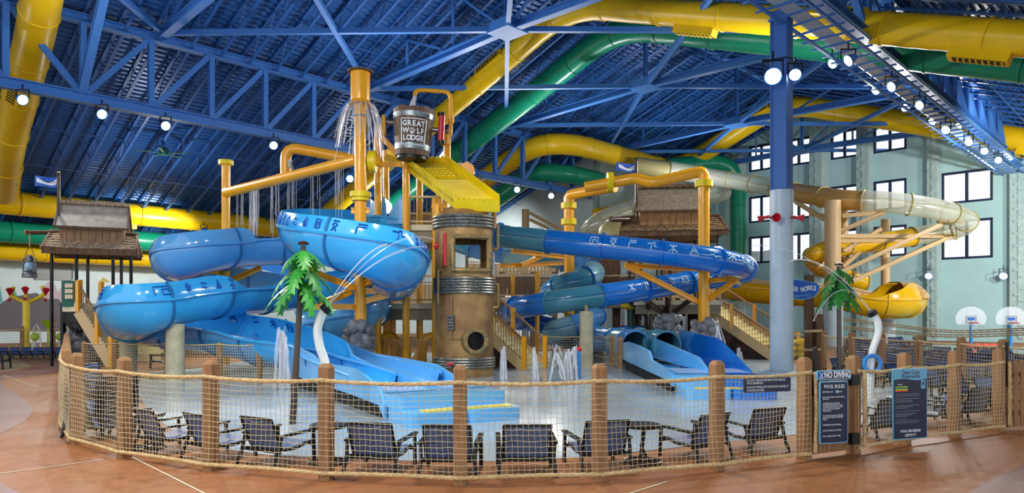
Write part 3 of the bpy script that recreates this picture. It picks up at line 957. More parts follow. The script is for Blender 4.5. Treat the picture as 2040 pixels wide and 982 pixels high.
# --- bright blue open flume with symbols
S1 = [(at(812, 446, 28), .95, 0, .6), (at(730, 436, 27.5), .95, 0, .48), (at(660, 438, 26), .98, 0, .48), (at(618, 447, 23.6), 1.0, 0, .48), (at(636, 459, 21.4), 1.0, 0, .48),
      (at(700, 473, 20.4), 1.0, 0, .48), (at(762, 494, 20.6), 1.0, 0, .48), (at(790, 520, 22.4), 1.0, 0, .48), (at(780, 541, 24.6), .98, 0, .48), (at(730, 554, 26.6), .95, 0, .7),
      (at(640, 562, 27.6), .95, 0, .5), (at(550, 573, 27), .95, 0, .05), (at(455, 577, 25), .95, .05, 0), (at(410, 581, 24), .95, .6, 0), (at(340, 590, 22.6), .97, .58, 0), (at(285, 602, 21.8), 1.0, .58, 0),
      (at(262, 614, 22.6), 1.0, .58, 0), (at(275, 628, 24.6), 1.0, .58, 0), (at(330, 640, 25.6), .97, .58, 0), (at(410, 650, 25.2), .95, .58, 0), (at(480, 660, 24.2), .95, .58, 0), (at(535, 675, 23.2), .92, .7, 0),
      (RO(9.3, .75, 1.15), .78, .3, 0), (RO(7.6, .62, .92), .66, 0, 0), (RO(5.5, .56, .78), .56, 0, 0), (RO(3.6, .56, .7), .54, 0, 0)]
tS1, P1 = flume('water_slide', 'bright blue open flume slide with dark symbols looping round the yellow pole', S1, 'slide_blue',
      syms=None)
def span(P, px0, px1, dmax=None, after=0):
    idx = [i for i in range(P.n) if P.p[i].y > 1 and i >= after and px0 <= CXP + P.p[i].x / P.p[i].y * FOC <= px1]
    # first contiguous run
    run = [idx[0]]
    for i in idx[1:]:
        if i == run[-1] + 1: run.append(i)
        else: break
    return P.L[run[0]], P.L[run[-1]], run[-1]
k = 0
for (i0, i1, phi, flip, col, xs_, stp) in ((32, 76, .24, 1, 'symbol_dark', .5, .4), (128, 156, PI - .30, -1, 'symbol_dark', .75, .62)):
    Lc = P1.L[i0]
    while Lc < P1.L[i1]:
        symbol(P1, Lc, phi, .32, GORD[k % 8], col, tS1, flip, .07, xs_); k += 1; Lc += stp
# symbols on the inner face of the far wall of the last bend
for j, L_ in enumerate([P1.L[i] for i in (186, 192, 198, 204, 210)]):
    b = MB(); r = .95
    for st in GLYPH[GORD[(j + 4) % 8]]:
        Q = [P1.pt(P1.idx(L_ - x * .4), PI - .42 - y * .4 / r, -.05) for x, y in st]
        b.tube(Q, .022, 4)
    b.build('symbol', 'symbol_dark', tS1)
# --- paler blue open flume
S2 = [(at(800, 458, 30), .95, .5, 0), (at(700, 470, 29.5), .95, .1, 0), (at(600, 478, 29), .95, .0, 0), (at(545, 480, 28.6), .97, .0, 0), (at(495, 482, 28), .98, .0, 0), (at(465, 484, 27.5), 1.0, .55, 0), (at(405, 491, 26.4), 1.0, .58, 0),
      (at(362, 505, 26.4), 1.0, .58, 0), (at(366, 520, 28.4), 1.0, .58, 0), (at(420, 530, 30.2), 1.0, .58, 0), (at(540, 545, 31), 1.0, .58, 0), (at(650, 570, 31), 1.0, .58, 0), (at(715, 592, 30), 1.0, .58, 0), (at(728, 608, 28), 1.0, .58, 0),
      (at(690, 625, 26.6), 1.0, .7, 0), (at(625, 640, 26), 1.0, .58, 0), (at(575, 655, 25.6), 1.0, .58, 0), (at(572, 676, 24.4), .9, .6, 0),
      (RO(9.9, 1.62, .95), .62, .2, 0), (RO(7.8, 1.68, .84), .56, 0, 0), (RO(5.5, 1.68, .78), .54, 0, 0), (RO(3.6, 1.68, .7), .52, 0, 0)]
tS2, P2 = flume('water_slide', 'paler blue open flume slide without symbols, looping far left below the sky hut', S2, 'slide_blue_pale')

# --- run-out pools of the two flumes
def wallpoly(prof, th, org, e1, e2, off, name, m, parent):
    # prof: (s, z0, z1) list ; wall along e2 at offset off
    b = MB(); vs = []
    for (s_, z0, z1) in prof:
        p = org + e2 * s_ + e1 * off
        vs += [p + V((0, 0, z0)), p + V((0, 0, z1)), p + e1 * th + V((0, 0, z1)), p + e1 * th + V((0, 0, z0))]
    fs = [(0, 1, 2, 3)]; n = len(prof)
    for i in range(n - 1):
        a = i * 4
        for j in range(4): fs.append((a + j, a + (j + 1) % 4, a + 4 + (j + 1) % 4, a + 4 + j))
    fs.append(((n - 1) * 4 + 3, (n - 1) * 4 + 2, (n - 1) * 4 + 1, (n - 1) * 4))
    b.add(vs, fs)
    return b.build(name, m, parent, ang=30)
def runout(name, label, org, e1, e2, W, mats, base_s, prof_l, prof_d, prof_r, yellow=(0.15, .95)):
    t = thing(name, label, 'slide run-out', org)
    def P_(s_, o, z): return org + e1 * o + e2 * s_ + V((0, 0, z))
    half = W / 2
    rz = math.atan2(e1.y, e1.x)
    # lower step with rounded corners
    def rslab(s0, s1, o0, o1, z0, z1, name, m, rad=.18):
        poly = []
        for (cx, cy, a0) in ((o1 - rad, s0 + rad, -PI / 2), (o1 - rad * .2, s1 - rad * .2, 0), (o0 + rad * .2, s1 - rad * .2, PI / 2), (o0 + rad, s0 + rad, PI)):
            rr = rad if s0 + rad == cy else rad * .2
            for k in range(5):
                a = a0 + k * PI / 8
                poly.append((cx + rr * math.cos(a), cy + rr * math.sin(a)))
        M = Matrix((e1, e2, V((0, 0, 1)))).transposed()
        return MB().prism(poly, z1 - z0, M, org + V((0, 0, z0))).build(name, m, t, ang=30)
    rslab(0, 1.2, 0, half, .0, .26, 'step_slab', mats[0])
    rslab(0, 1.2, half + .003, W, .0, .26, 'step_slab', mats[1])
    rslab(.62, 3.2, 0.02, half, .26, .52, 'upper_slab', mats[0], .12)
    rslab(.62, 3.2, half + .003, W - .02, .26, .52, 'upper_slab', mats[1], .12)
    MB().box(P_(.32, W * (yellow[0] + yellow[1]) / 2, .265), (W * (yellow[1] - yellow[0]), .34, .02), rz).build('grip_strip', 'steel_yellow_bright', t, smooth=False)
    wallpoly(prof_l, -.07, org, e1, e2, .03, 'side_wall', mats[0], t)
    wallpoly(prof_d, .1, org, e1, e2, half - .05, 'divider', mats[0], t)
    wallpoly(prof_r, .07, org, e1, e2, W - .03, 'side_wall', mats[1], t)
    for o, m in ((0.0, mats[0]), (half, mats[1])):
        MB().quad(P_(1.4, o + .02, .53), P_(1.4, o + half - .02, .53), P_(7.5, o + half - .02, .34), P_(7.5, o + .02, .34)).build('lane_floor', m, t, smooth=False)
        MB().box(P_(2.3, o + half / 2, .545), (half * .7, 1.4, .008), rz).build('water_film', 'water_mist', t, smooth=False)
    b = MB()
    b.box(P_((base_s[0] + base_s[1]) / 2, W / 2, .16), (W - .02, base_s[1] - base_s[0], .31), rz)
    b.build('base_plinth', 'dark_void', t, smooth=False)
    return t
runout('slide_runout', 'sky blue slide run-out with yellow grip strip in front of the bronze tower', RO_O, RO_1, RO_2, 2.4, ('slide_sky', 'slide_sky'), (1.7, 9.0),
       [(1.3, .0, .3), (1.64, .26, .6), (2.6, .28, .82), (3.5, .30, .9), (5.6, .30, .87), (6.3, .30, .92), (7.1, .30, 1.05), (9.0, .32, 1.2), (10.6, .4, 1.34)],
       [(2.2, .5, .58), (3.0, .5, .72), (5.5, .4, .8), (8, .4, .85)],
       [(1.3, .0, .3), (2.0, .26, .36), (3.1, .26, .62), (4.2, .26, .84), (6.6, .26, .88), (9.6, .26, .9), (10.8, .26, .86), (11.3, .3, .5)])
R2O = V((4.28, 17.2, 0))
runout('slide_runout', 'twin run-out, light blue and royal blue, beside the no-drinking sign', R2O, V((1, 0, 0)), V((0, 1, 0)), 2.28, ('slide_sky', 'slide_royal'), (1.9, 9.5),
       [(1.4, .2, .4), (2.4, .3, .62), (4.2, .32, .7), (4.6, .32, .95), (6.5, .34, 1.05), (8.6, .36, 1.1), (10.4, .4, .95)],
       [(2.4, .5, .6), (3.2, .5, .85), (6.0, .45, 1.0), (9.6, .45, 1.2)],
       [(1.2, .0, .3), (2.2, .3, .56), (3.8, .3, 1.0), (5.2, .3, 1.34), (7.5, .3, 1.42), (10.2, .3, 1.5)], yellow=(.12, .62))

# --- royal blue closed tube with white symbols
S3 = [(at(905, 446, 31), .48, 0, 0), (at(975, 466, 30.2), .48, 0, 0), (at(1060, 477, 29.3), .48, 0, 0), (at(1150, 486, 28.4), .48, 0, 0), (at(1250, 496, 27.8), .48, 0, 0), (at(1340, 506, 27.4), .48, 0, 0), (at(1420, 518, 27.6), .5, 0, 0), (at(1465, 528, 28.4), .5, 0, 0),
      (at(1484, 538, 29.8), .5, 0, 0), (at(1466, 547, 31.2), .5, 0, 0), (at(1415, 555, 31.8), .48, 0, 0), (at(1340, 567, 31.0), .48, 0, 0), (at(1250, 581, 29.8), .48, 0, 0), (at(1165, 593, 29), .48, 0, 0), (at(1095, 603, 29.2), .48, 0, 0), (at(1040, 612, 30.5), .48, 0, 0),
      (at(1015, 622, 32.5), .48, 0, 0), (at(1030, 634, 35), .48, 0, 0), (at(1100, 652, 36.5), .48, 0, 0), (at(1190, 674, 34.5), .48, 0, 0), (V((5.5, 30.3, .98)), .48, 0, 0), (V((5.85, 26.6, .92)), .5, 0, 0)]
def c3(p, j):
    px = CXP + p.x / p.y * FOC
    return 'slide_teal' if (1012 < px < 1078 and p.z > 4) or (1072 < px < 1162 and p.z < 4) or p.z < 1.6 else 'slide_royal'
tS3, P3 = tubeslide('tube_slide', 'royal blue closed tube slide with white symbols and two teal sections', S3, c3, joint=2.15)
k = 0
for (i0, i1, phi, flip) in ((27, 68, .36, 1), (97, 72, PI - .36, -1)):
    La, Lb = P3.L[min(i0, i1)], P3.L[max(i0, i1)]; Lc = La
    while Lc < Lb:
        symbol(P3, Lc, phi, .38, GORD[k % 8], 'symbol_light', tS3, flip, .06); k += 1; Lc += .74
# --- spiral tube, lighter blues
C4 = at(1139, 560, 34); S4 = [(at(880, 470, 36), .52, 0, 0), (at(960, 497, 35.5), .52, 0, 0), (at(1040, 508, 35.4), .52, 0, 0), (at(1100, 512, 35.3), .52, 0, 0)]
for j in range(0, 17):
    th = math.radians(75 - j * 45)
    S4.append((V((C4.x + 1.08 * math.cos(th), C4.y + 1.08 * math.sin(th), 4.55 - 2.05 * j / 8)), .52, 0, 0))
S4 = S4[:18] + [(at(1150, 676, 36), .52, 0, 0), (V((3.6, 32.6, 1.0)), .52, 0, 0), (V((4.5, 29.8, .92)), .52, 0, 0), (V((4.85, 27.6, .9)), .52, 0, 0)]
tubeslide('tube_slide', 'spiral tube slide in teal, blue and aqua sections beside the stairs', S4, ['slide_teal', 'slide_mid', 'slide_aqua'], joint=1.5, flange='slide_mid')
# --- tall clear and yellow tube
S5 = [(at(1265, 330, 58), .72, 0, 0), (at(1340, 340, 58.5), .72, 0, 0), (at(1410, 352, 59), .70, 0, 0), (at(1480, 363, 57), .68, 0, 0), (at(1540, 374, 53.5), .66, 0, 0), (at(1600, 386, 49.5), .66, 0, 0), (at(1680, 398, 46.5), .66, 0, 0), (at(1760, 402, 45), .66, 0, 0), (at(1840, 412, 44.4), .66, 0, 0),
      (at(1900, 427, 44.8), .66, 0, 0), (at(1926, 442, 46.6), .66, 0, 0), (at(1905, 456, 48.6), .66, 0, 0), (at(1850, 466, 49), .64, 0, 0), (at(1780, 478, 48.5), .64, 0, 0), (at(1700, 488, 47.4), .64, 0, 0), (at(1648, 498, 46.6), .64, 0, 0), (at(1620, 511, 47), .62, 0, 0), (at(1626, 527, 48.6), .62, 0, 0), (at(1660, 543, 50), .62, 0, 0), (at(1720, 565, 50.5), .62, 0, 0)]
def c5(p, j):
    px = CXP + p.x / p.y * FOC
    if px < 1310: return 'flange_tan'
    if 1585 < px < 1725 and p.z > 8.5: return 'slide_tan'
    if p.z < 7.4 and px < 1800: return 'slide_yellow'
    return 'tube_clear'
tubeslide('tube_slide', 'tall tube slide with clear and yellow sections curving in front of the windows', S5, c5, joint=2.6, flange='flange_tan', seam='flange_tan')
S7 = [(at(1442, 382, 60), .76, 0, 0), (at(1405, 392, 58.5), .76, 0, 0), (at(1330, 402, 56.5), .76, 0, 0), (at(1255, 418, 54.5), .76, 0, 0), (at(1200, 440, 53), .76, 0, 0), (at(1176, 462, 53.5), .76, 0, 0), (at(1184, 484, 55), .76, 0, 0), (at(1230, 500, 56), .76, 0, 0)]
tubeslide('tube_slide', 'pale clear tube slide curving behind the shingled hut on the right', S7, ['tube_clear'], joint=2.6, flange='flange_tan', seam='flange_tan')
# --- wide yellow trough with bowl end
S6 = [(at(1430, 566, 52), 1.0, .3, 0), (at(1520, 575, 49.5), 1.05, .3, 0), (at(1600, 579, 48), 1.05, .3, .0), (at(1680, 586, 47), 1.1, .2, 0), (at(1735, 597, 46.4), 1.15, .35, .1), (at(1772, 599, 46.2), 1.2, 1.2, .6), (at(1800, 598, 46.8), 1.2, 1.3, 1.25), (at(1806, 597, 48.4), 1.2, 1.3, 1.3), (at(1785, 596, 50), 1.2, 1.3, 1.2)]
tS6, P6 = flume('trough_slide', 'wide yellow trough slide ending in a domed bowl before the window wall', S6, 'slide_yellow', joint=2.6)
for i in range(6, 44, 4):
    a, c = P6.pt(i, -PI, .02), P6.pt(i + 4, -PI, .02)
    MB().beam(a, a + V((0, 0, .48)), .1, .1).build('guard_post', 'slide_tan', tS6)
    MB().beam(a + V((0, 0, .48)), c + V((0, 0, .48)), .08, .12).build('guard_rail', 'slide_tan', tS6)
    MB().beam(a + V((0, 0, .38)), c + V((0, 0, .38)), .03, .5).build('guard_panel', 'cream', tS6)
hd = MB(); hc = at(1786, 596, 47.6)
for i in range(6):
    for k in range(28):
        a0, a1 = 2 * PI * k / 28, 2 * PI * (k + 1) / 28
        if 120 < math.degrees((a0 + a1) / 2) < 262 and i < 5: continue
        q = []
        for a, e in ((a0, i), (a1, i), (a1, i + 1), (a0, i + 1)):
            t_ = e / 6 * PI / 2
            q.append(hc + V((1.95 * math.cos(t_) * math.cos(a), 2.0 * math.cos(t_) * math.sin(a), 1.2 * math.sin(t_))))
        hd.add(q, [(0, 1, 2, 3)])
hd.build('bowl_hood', 'slide_tan', tS6)

# ================================================================== slide supports
def pole(name, label, px, y0, y1, D, r, m, caps=(), base=None, n=20, cat='pole'):
    p0 = at(px, y1, D); p1 = at(px, y0, D); p1.x = p0.x
    if y1 is None: pass
    t = thing(name, label, cat, (p0.x, p0.y, 0))
    MB().tube([V((p0.x, p0.y, 0 if base is None else base)), p1], r, n).build('shaft', m, t)
    for yc, hh, rr, mm in caps:
        z = at(px, yc, D).z
        MB().lathe([(r, -hh / 2), (rr, -hh / 2), (rr, hh / 2), (r, hh / 2)], n, (p0.x, p0.y, z)).build('collar', mm, t)
    return t
SY = 'steel_yellow'; BY = 'steel_yellow_bright'
def arms(t, rows, m=SY, w=.16, h=.2):
    for (a, c) in rows:
        MB().ibeam(at(*a), at(*c), w, h, .035).build('arm', m, t, smooth=False)
# main pole with dump head
tp = pole('dump_pole', 'tall yellow pole with conical cap spilling water, ringed by the blue flume', 718, 205, 700, 24, .20, SY, ((388, .18, .36, BY), (394, .22, .30, BY), (232, .06, .23, 'dark_steel')))
c = at(718, 200, 24)
MB().lathe([(.32, at(718, 203, 24).z), (.33, at(718, 200, 24).z), (.33, at(718, 142, 24).z), (.30, at(718, 142, 24).z), (.28, at(718, 196, 24).z)], 24, (c.x, c.y, 0)).build('dump_head', SY, tp)
MB().lathe([(.42, at(718, 208, 24).z), (.36, at(718, 203, 24).z), (.33, at(718, 201, 24).z)], 24, (c.x, c.y, 0)).build('spill_rim', SY, tp)
MB().lathe([(.43, at(718, 145, 24).z), (.44, at(718, 142, 24).z), (.0, at(718, 133, 24).z)], 20, (c.x, c.y, 0)).build('cap_roof', 'wood_dark', tp)
arms(tp, [((610, 512, 22.6), (709, 528, 24)), ((608, 536, 22.8), (709, 575, 24)), ((727, 532, 24), (770, 519, 21.5)), ((727, 566, 24), (764, 545, 21.6)), ((727, 580, 24), (822, 578, 24)), ((727, 600, 24), (825, 574, 24)),
          ((625, 611, 23), (709, 611, 24)), ((640, 605, 22.6), (700, 580, 23.8)), ((700, 420, 24), (736, 420, 24))])
# left pole
tq = pole('support_pole', 'yellow support pole with flat cap left of the spray bar', 450, 325, 700, 29.4, .17, SY, ((324, .18, .30, BY),))
arms(tq, [((381, 535, 27.5), (443, 543, 29.4)), ((385, 528, 27.4), (440, 524, 29.2)), ((458, 527, 29.4), (560, 522, 28.6)), ((458, 560, 29.4), (520, 533, 29)), ((443, 574, 29.4), (400, 560, 28.6))])
# spray bar: elbow and inclined pipes between the poles
tb = thing('spray_bar', 'inclined yellow spray bar dripping water between the two poles', 'spray pipe', at(450, 388, 26))
MB().tube([at(450, 384, 29.2), at(712, 318, 24.1)], .20, 18).build('pipe', SY, tb)
MB().tube(rounded([at(569, 352, 26.8), at(569, 292, 26.8), at(707, 318, 27.2), at(735, 322, 26.5)], .5, 4), .20, 18).build('elbow_pipe', SY, tb)
MB().lathe([(.2, -.12), (.38, -.12), (.38, .12), (.2, .12)], 20, at(742, 322, 24.4), Matrix.Rotation(PI / 2, 3, 'Y')).build('end_flange', BY, tb)
MB().tube([at(720, 322, 24.2), at(752, 322, 24.6)], .17, 14).build('stub', SY, tb)
MB().box(at(578, 327, 26.5), (.12, .1, .3)).tube([at(580, 322, 26.4), at(583, 338, 26.4)], .05, 8).build('valve', 'dark_steel', tb)
# right yellow portal pipes
tr = thing('portal_pipe', 'zigzag yellow pipe frame over the right-hand hut', 'spray pipe', V((at(1402, 660, 30).x, 30, 0)))
MB().tube(rounded([V((at(1402, 660, 30).x, 30, 0)), at(1402, 340, 30), at(1300, 364, 30.4), at(1266, 355, 30.8), at(1166, 373, 31.5)], .25, 4), .24, 20).build('pipe', SY, tr)
MB().tube(rounded([at(1135, 660, 34), at(1133, 388, 34), at(1225, 372, 32)], .25, 4), .25, 20).build('pipe', SY, tr)
for px, py, D in ((1402, 366, 30), (1133, 410, 34), (1133, 442, 34)):
    MB().lathe([(.24, -.14), (.38, -.14), (.38, .14), (.24, .14)], 20, at(px, py, D)).build('flange', BY, tr)
MB().lathe([(.24, -.12), (.44, -.12), (.44, .12), (.24, .12)], 20, at(1215, 363, 31.2), Matrix.Rotation(PI / 2, 3, 'Y')).build('flange', BY, tr)
arms(tr, [((1245, 529, 27.8), (1393, 536, 30)), ((1252, 533, 27.8), (1393, 603, 30)), ((1410, 560, 30), (1474, 553, 29)), ((1410, 598, 30), (1470, 555, 29)), ((1020, 500, 31.5), (1126, 513, 33.6)), ((996, 530, 31.8), (1122, 524, 33.6)), ((1040, 528, 32), (1100, 500, 33))])
# concrete supports
for px, yt, yb, rr, lab in ((349, 645, 758, .28, 'tall concrete pillar under the lower left slide bend'), (257, 675, 744, .27, 'short concrete pillar holding a blue slide saddle'), (402 + 230, 648, 724, .25, 'concrete pillar behind the white spray pipe'), (1168, 620, 731, .27, 'concrete pillar under the royal blue tube')):
    D = CAMH * FOC / (yb - HOR); p = at(px, yb, D)
    t = thing('concrete_pillar', lab, 'pillar', (p.x, p.y, 0), 'concrete slide pillars')
    MB().lathe([(rr + .02, 0), (rr, .05), (rr, at(px, yt, D).z - .02), (rr - .02, at(px, yt, D).z), (0, at(px, yt, D).z)], 24, (p.x, p.y, 0)).build('shaft', 'concrete', t)
    MB().beam(at(px, yt + 1, D), at(px, yt - 12, D), .1, .1).build('saddle_pin', 'bronze_trim', t)
# tan poles at the window side
def tan_pole(label, px, yt, ysplit, yb, rr, rb):
    D = CAMH * FOC / (yb - HOR); p = at(px, yb, D)
    t = thing('slide_mast', label, 'pole', (p.x, p.y, 0), 'tan slide masts')
    MB().tube([V((p.x, p.y, at(px, ysplit, D).z)), V((p.x, p.y, at(px, yt, D).z))], rr, 18).build('mast', 'beam_tan', t)
    if rb: MB().lathe([(rb, 0), (rb, at(px, ysplit, D).z), (0, at(px, ysplit, D).z)], 22, (p.x, p.y, 0)).build('mast_base', 'column_grey', t)
    return t, D
tm, Dm = tan_pole('thick tan mast with white base carrying the tall tube slide', 1659, 400, 592, 690, .50, .62)
tan_pole('thin tan mast directly right of the thick one', 1682, 412, 600, 688, .25, None)
tm2, _ = tan_pole('tan mast on a white base in front of the yellow bowl', 1764, 437, 597, 684, .30, .66)
tan_pole('tan post standing before the white back wall', 1047, 417, 560, 674, .32, .3)
BT = 'beam_tan'
for a, c in (((1585, 402, 49), (1648, 440, 46.3)), ((1648, 430, 46.3), (1612, 427, 48)), ((1678, 430, 46), (1764, 423, 45)), ((1675, 460, 46), (1760, 425, 45)), ((1675, 470, 46), (1905, 470, 48.5)), ((1675, 480, 46), (1800, 478, 48)), ((1680, 540, 46), (1890, 440, 45)), ((1698, 560, 46), (1900, 468, 48.4)), ((1680, 500, 46), (1756, 455, 48)), ((1680, 497, 46), (1756, 500, 49.5)), ((1680, 530, 46), (1720, 495, 47.5)), ((1756, 500, 50), (1684, 502, 48))):
    MB().ibeam(at(*a), at(*c), .2, .26, .04).build('arm', BT, tm, smooth=False)
MB().box(at(1893, 441, 45), (1.6, .3, .2)).build('saddle', BT, tm, smooth=False)
tt = thing('guy_strut', 'pair of tan struts sloping from the post before the white wall', 'strut', at(1055, 445, 60))
MB().ibeam(at(1055, 424, 60), at(1125, 462, 58), .2, .25).build('strut', BT, tt, smooth=False)
MB().ibeam(at(1055, 437, 60), at(1125, 470, 58), .2, .25).build('strut', BT, tt, smooth=False)

# ================================================================== bronze tower
BT0 = V((-1.64, 24.1, 0)); BR = 1.0
def zb(y): return CAMH + (HOR - y) / FOC * 24.1
t = thing('bronze_tower', 'riveted bronze barrel tower with square window and round porthole', 'play tower', BT0)
def bcyl(a, z, r=BR): return BT0 + V((r * math.cos(math.radians(a)), r * math.sin(math.radians(a)), z))
b = MB(); N_ = 90; zs = [0, .2, .7, 1.5, 2.4, 3.3, 3.55, 4.62, 5.05, 5.4]
def hole(a, z0, z1):
    return z0 >= 3.5 and z1 <= 4.7 and ((-105 <= a < -37) or (57 <= a < 125))
for k in range(N_):
    a0, a1 = -180 + k * 4, -180 + (k + 1) * 4
    for z0, z1 in zip(zs[:-1], zs[1:]):
        if hole(a0 + 1, z0, z1): continue
        b.add([bcyl(a0, z0), bcyl(a1, z0), bcyl(a1, z1), bcyl(a0, z1)], [(0, 1, 2, 3)])
        b.add([bcyl(a0, z0, .94), bcyl(a1, z0, .94), bcyl(a1, z1, .94), bcyl(a0, z1, .94)], [(3, 2, 1, 0)])
b.build('barrel_shell', 'bronze', t)
MB().lathe([(1.0, 5.35), (.96, 5.45), (.82, 5.6), (.6, 5.72), (.58, 5.9), (0, 5.9)], 40, BT0).build('dome', 'bronze', t)
for z0, z1, n in ((4.98, 5.42, 4), (2.78, 3.34, 6), (.3, .66, 4)):
    for k in range(n):
        z = z0 + (z1 - z0) * (k + .5) / n
        rr = (z1 - z0) / n * .5
        MB().tube([bcyl(a * 9, z, BR + .03) for a in range(40)], rr, 8, closed=True).build('hoop', 'dark_steel', t)
# square window frame and rivets
def frame_path(a0, a1, z0, z1, r):
    p = []
    for a in range(a0, a1 + 1, 4): p.append(bcyl(a, z0, r))
    for k in range(1, 5): p.append(bcyl(a1 + 2, z0 + (z1 - z0) * k / 5, r))
    for a in range(a1, a0 - 1, -4): p.append(bcyl(a, z1, r))
    for k in range(4, 0, -1): p.append(bcyl(a0 - 2, z0 + (z1 - z0) * k / 5, r))
    return p
for aa, ab in ((-106, -34), (56, 126)):
    fp = frame_path(aa, ab, 3.55, 4.66, 1.02)
    fr = MB().tube(fp, .085, 8, closed=True).build('window_rim', 'bronze_trim', t)
    rv = MB()
    for p in fp[::1]:
        d = (p - V((BT0.x, BT0.y, p.z))).normalized()
        rv.blob(p + d * .085, (.025, .025, .025), 1, 6, 4, 0)
    rv.build('rivets', 'bronze_trim', fr, kind='stuff')
# porthole
pc = bcyl(-66, zb(677), 1.0); pn = (pc - V((BT0.x, BT0.y, pc.z))).normalized()
Rp = pn.to_track_quat('Z', 'Y').to_matrix()
MB().lathe([(.30, -.05), (.30, .14), (.36, .16), (.44, .14), (.45, -.1)], 32, pc, Rp).build('porthole_rim', 'bronze_trim', t)
MB().lathe([(0, .07), (.31, .07)], 32, pc, Rp).build('porthole_shade_disc', 'dark_void', t)  # dark disc stands in for the shade inside the open porthole
rv = MB()
for k in range(16):
    a = k * PI / 8
    rv.blob(pc + Rp @ V((.40 * math.cos(a), .40 * math.sin(a), .16)), (.024, .024, .024), k, 6, 4, 0)
rv.build('rivets', 'bronze_trim', t, kind='stuff')
for a, y0, y1, lab in ((-134, 541, 605, None), (-2, 448, 497, None), (2, 566, 612, None)):
    z0, z1 = zb(y1), zb(y0)
    MB().tube(rounded([bcyl(a, z0, 1.0), bcyl(a, z0, 1.16), bcyl(a, z1, 1.16), bcyl(a, z1, 1.0)], .06, 4), .045, 8).build('handle', 'bronze_trim', t)
MB().tube([bcyl(-125, zb(533), 1.03), bcyl(-125, zb(470), 1.03)], .06, 8).build('gauge_bar', 'red_paint', t, label='red gauge bar')
MB().blob(bcyl(-153, zb(492), 1.02), (.09, .09, .13), 3, 12, 8, 0).build('button', 'red_paint', t, label='red button')
pp = [bcyl(-110, zb(590), 1.04), bcyl(-110, zb(673), 1.04), bcyl(-92, zb(673), 1.05)]
MB().tube(pp, .03, 6).build('thin_pipe', 'bronze_trim', t)
g = MB()
for k in range(5): g.tube([bcyl(-116, zb(630 + k * 6), 1.08), bcyl(-104, zb(630 + k * 6), 1.08)], .05, 8)
g.build('coil_box', 'dark_steel', t)
MB().tube([bcyl(-18, zb(505), 1.05), bcyl(-18, zb(550), 1.05)], .06, 8).build('gauge_tube', 'grey_panel', t)
c = bcyl(-110, zb(722), 1.1)
MB().tube([c, c + V((0, -.14, 0))], .05, 8).tube([c + V((-.12, -.12, .05)), c + V((.12, -.12, .05))], .035, 8).build('valve', 'red_paint', t, label='red tap valve')

# ================================================================== timber-look yellow tower frame, decks
t = thing('tower_frame', 'yellow post frame holding the tipping bucket and its decks', 'play tower', V((-3, 27, 0)))
FP = [(753, 250, 27.0), (769, 300, 29.5), (809, 322, 26.4), (836, 350, 29.5), (875, 380, 29.4), (891, 275, 26.6), (868, 395, 26.4), (782, 560, 29.8)]
for px, y, D in FP:
    p = at(px, y, D)
    MB().tube([V((p.x, p.y, 0)), p], .14, 12).build('post', SY, t)
for a, c in (((753, 265, 27), (809, 325, 26.4)), ((753, 300, 27), (760, 330, 27.4)), ((891, 300, 26.6), (868, 330, 27.5)), ((862, 410, 26.4), (985, 412, 25.4)), ((753, 328, 27), (809, 328, 26.4))):
    MB().beam(at(*a), at(*c), .16, .16).build('brace', SY, t)
def rail_run(t, p, q, h=1.0, m='wood_rail', top='beam_tan', n=None, solid=False, post=None):
    p, q = V(p), V(q); L = (q - p).length
    n = n or max(3, int(L / .16))
    MB().beam(p + V((0, 0, h)), q + V((0, 0, h)), .08, .07).build('top_rail', top, t, smooth=False)
    MB().beam(p + V((0, 0, .12)), q + V((0, 0, .12)), .06, .06).build('bottom_rail', top, t, smooth=False)
    if solid:
        k = max(2, int(L / .22))
        for i in range(k):
            a, c = p.lerp(q, (i + .04) / k), p.lerp(q, (i + .96) / k); a.z = c.z = 0
            zz = p.lerp(q, i / k).z
            MB().beam(a + V((0, 0, zz + h * .52)), c + V((0, 0, zz + h * .52)), .03, h * .78).build('board', m, t, smooth=False)
    else:
        bl = MB()
        for i in range(n):
            a = p.lerp(q, (i + .5) / n)
            bl.beam(a + V((0, 0, .1)), a + V((0, 0, h)), .022, .022)
        bl.build('balusters', m, t, smooth=False, kind='stuff')
    if post:
        for e in (p, q):
            MB().beam(e, e + V((0, 0, h + .12)), .14, .14).build('rail_post', post, t, smooth=False)
def deck_slab(t, pts, z, th=.22, m='cream', under='concrete_dark'):
    n = len(pts); b = MB()
    vs = [V((p[0], p[1], z)) for p in pts] + [V((p[0], p[1], z - th)) for p in pts]
    b.add(vs, [tuple(range(n)), tuple(range(2 * n - 1, n - 1, -1))] + [(i, (i + 1) % n, n + (i + 1) % n, n + i) for i in range(n)])
    o = b.build('deck_slab', m, t, smooth=False)
    b = MB(); c = sum((V(p) for p in pts), V((0, 0))) / n if False else None
    cx = sum(p[0] for p in pts) / n; cy = sum(p[1] for p in pts) / n
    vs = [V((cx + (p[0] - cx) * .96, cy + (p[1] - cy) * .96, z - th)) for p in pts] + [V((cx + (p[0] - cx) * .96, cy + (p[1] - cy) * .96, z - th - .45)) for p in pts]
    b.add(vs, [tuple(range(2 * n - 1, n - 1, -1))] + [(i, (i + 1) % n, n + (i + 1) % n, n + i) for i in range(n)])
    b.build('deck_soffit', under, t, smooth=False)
    return o
def deckthing(label, pts, z, rails, **kw):
    d = thing('play_deck', label, 'deck', (pts[0][0], pts[0][1], 0))
    deck_slab(d, pts, z)
    for r in rails:
        i, j, solid, post = r
        p, q = pts[i], pts[j]
        rail_run(d, (p[0], p[1], z), (q[0], q[1], z), kw.get('h', 1.05), kw.get('m', 'wood_rail'), solid=solid, post=post)
    return d
def G(px, D): return ((px - CXP) * D / FOC, D)
zA = at(840, 450, 27).z
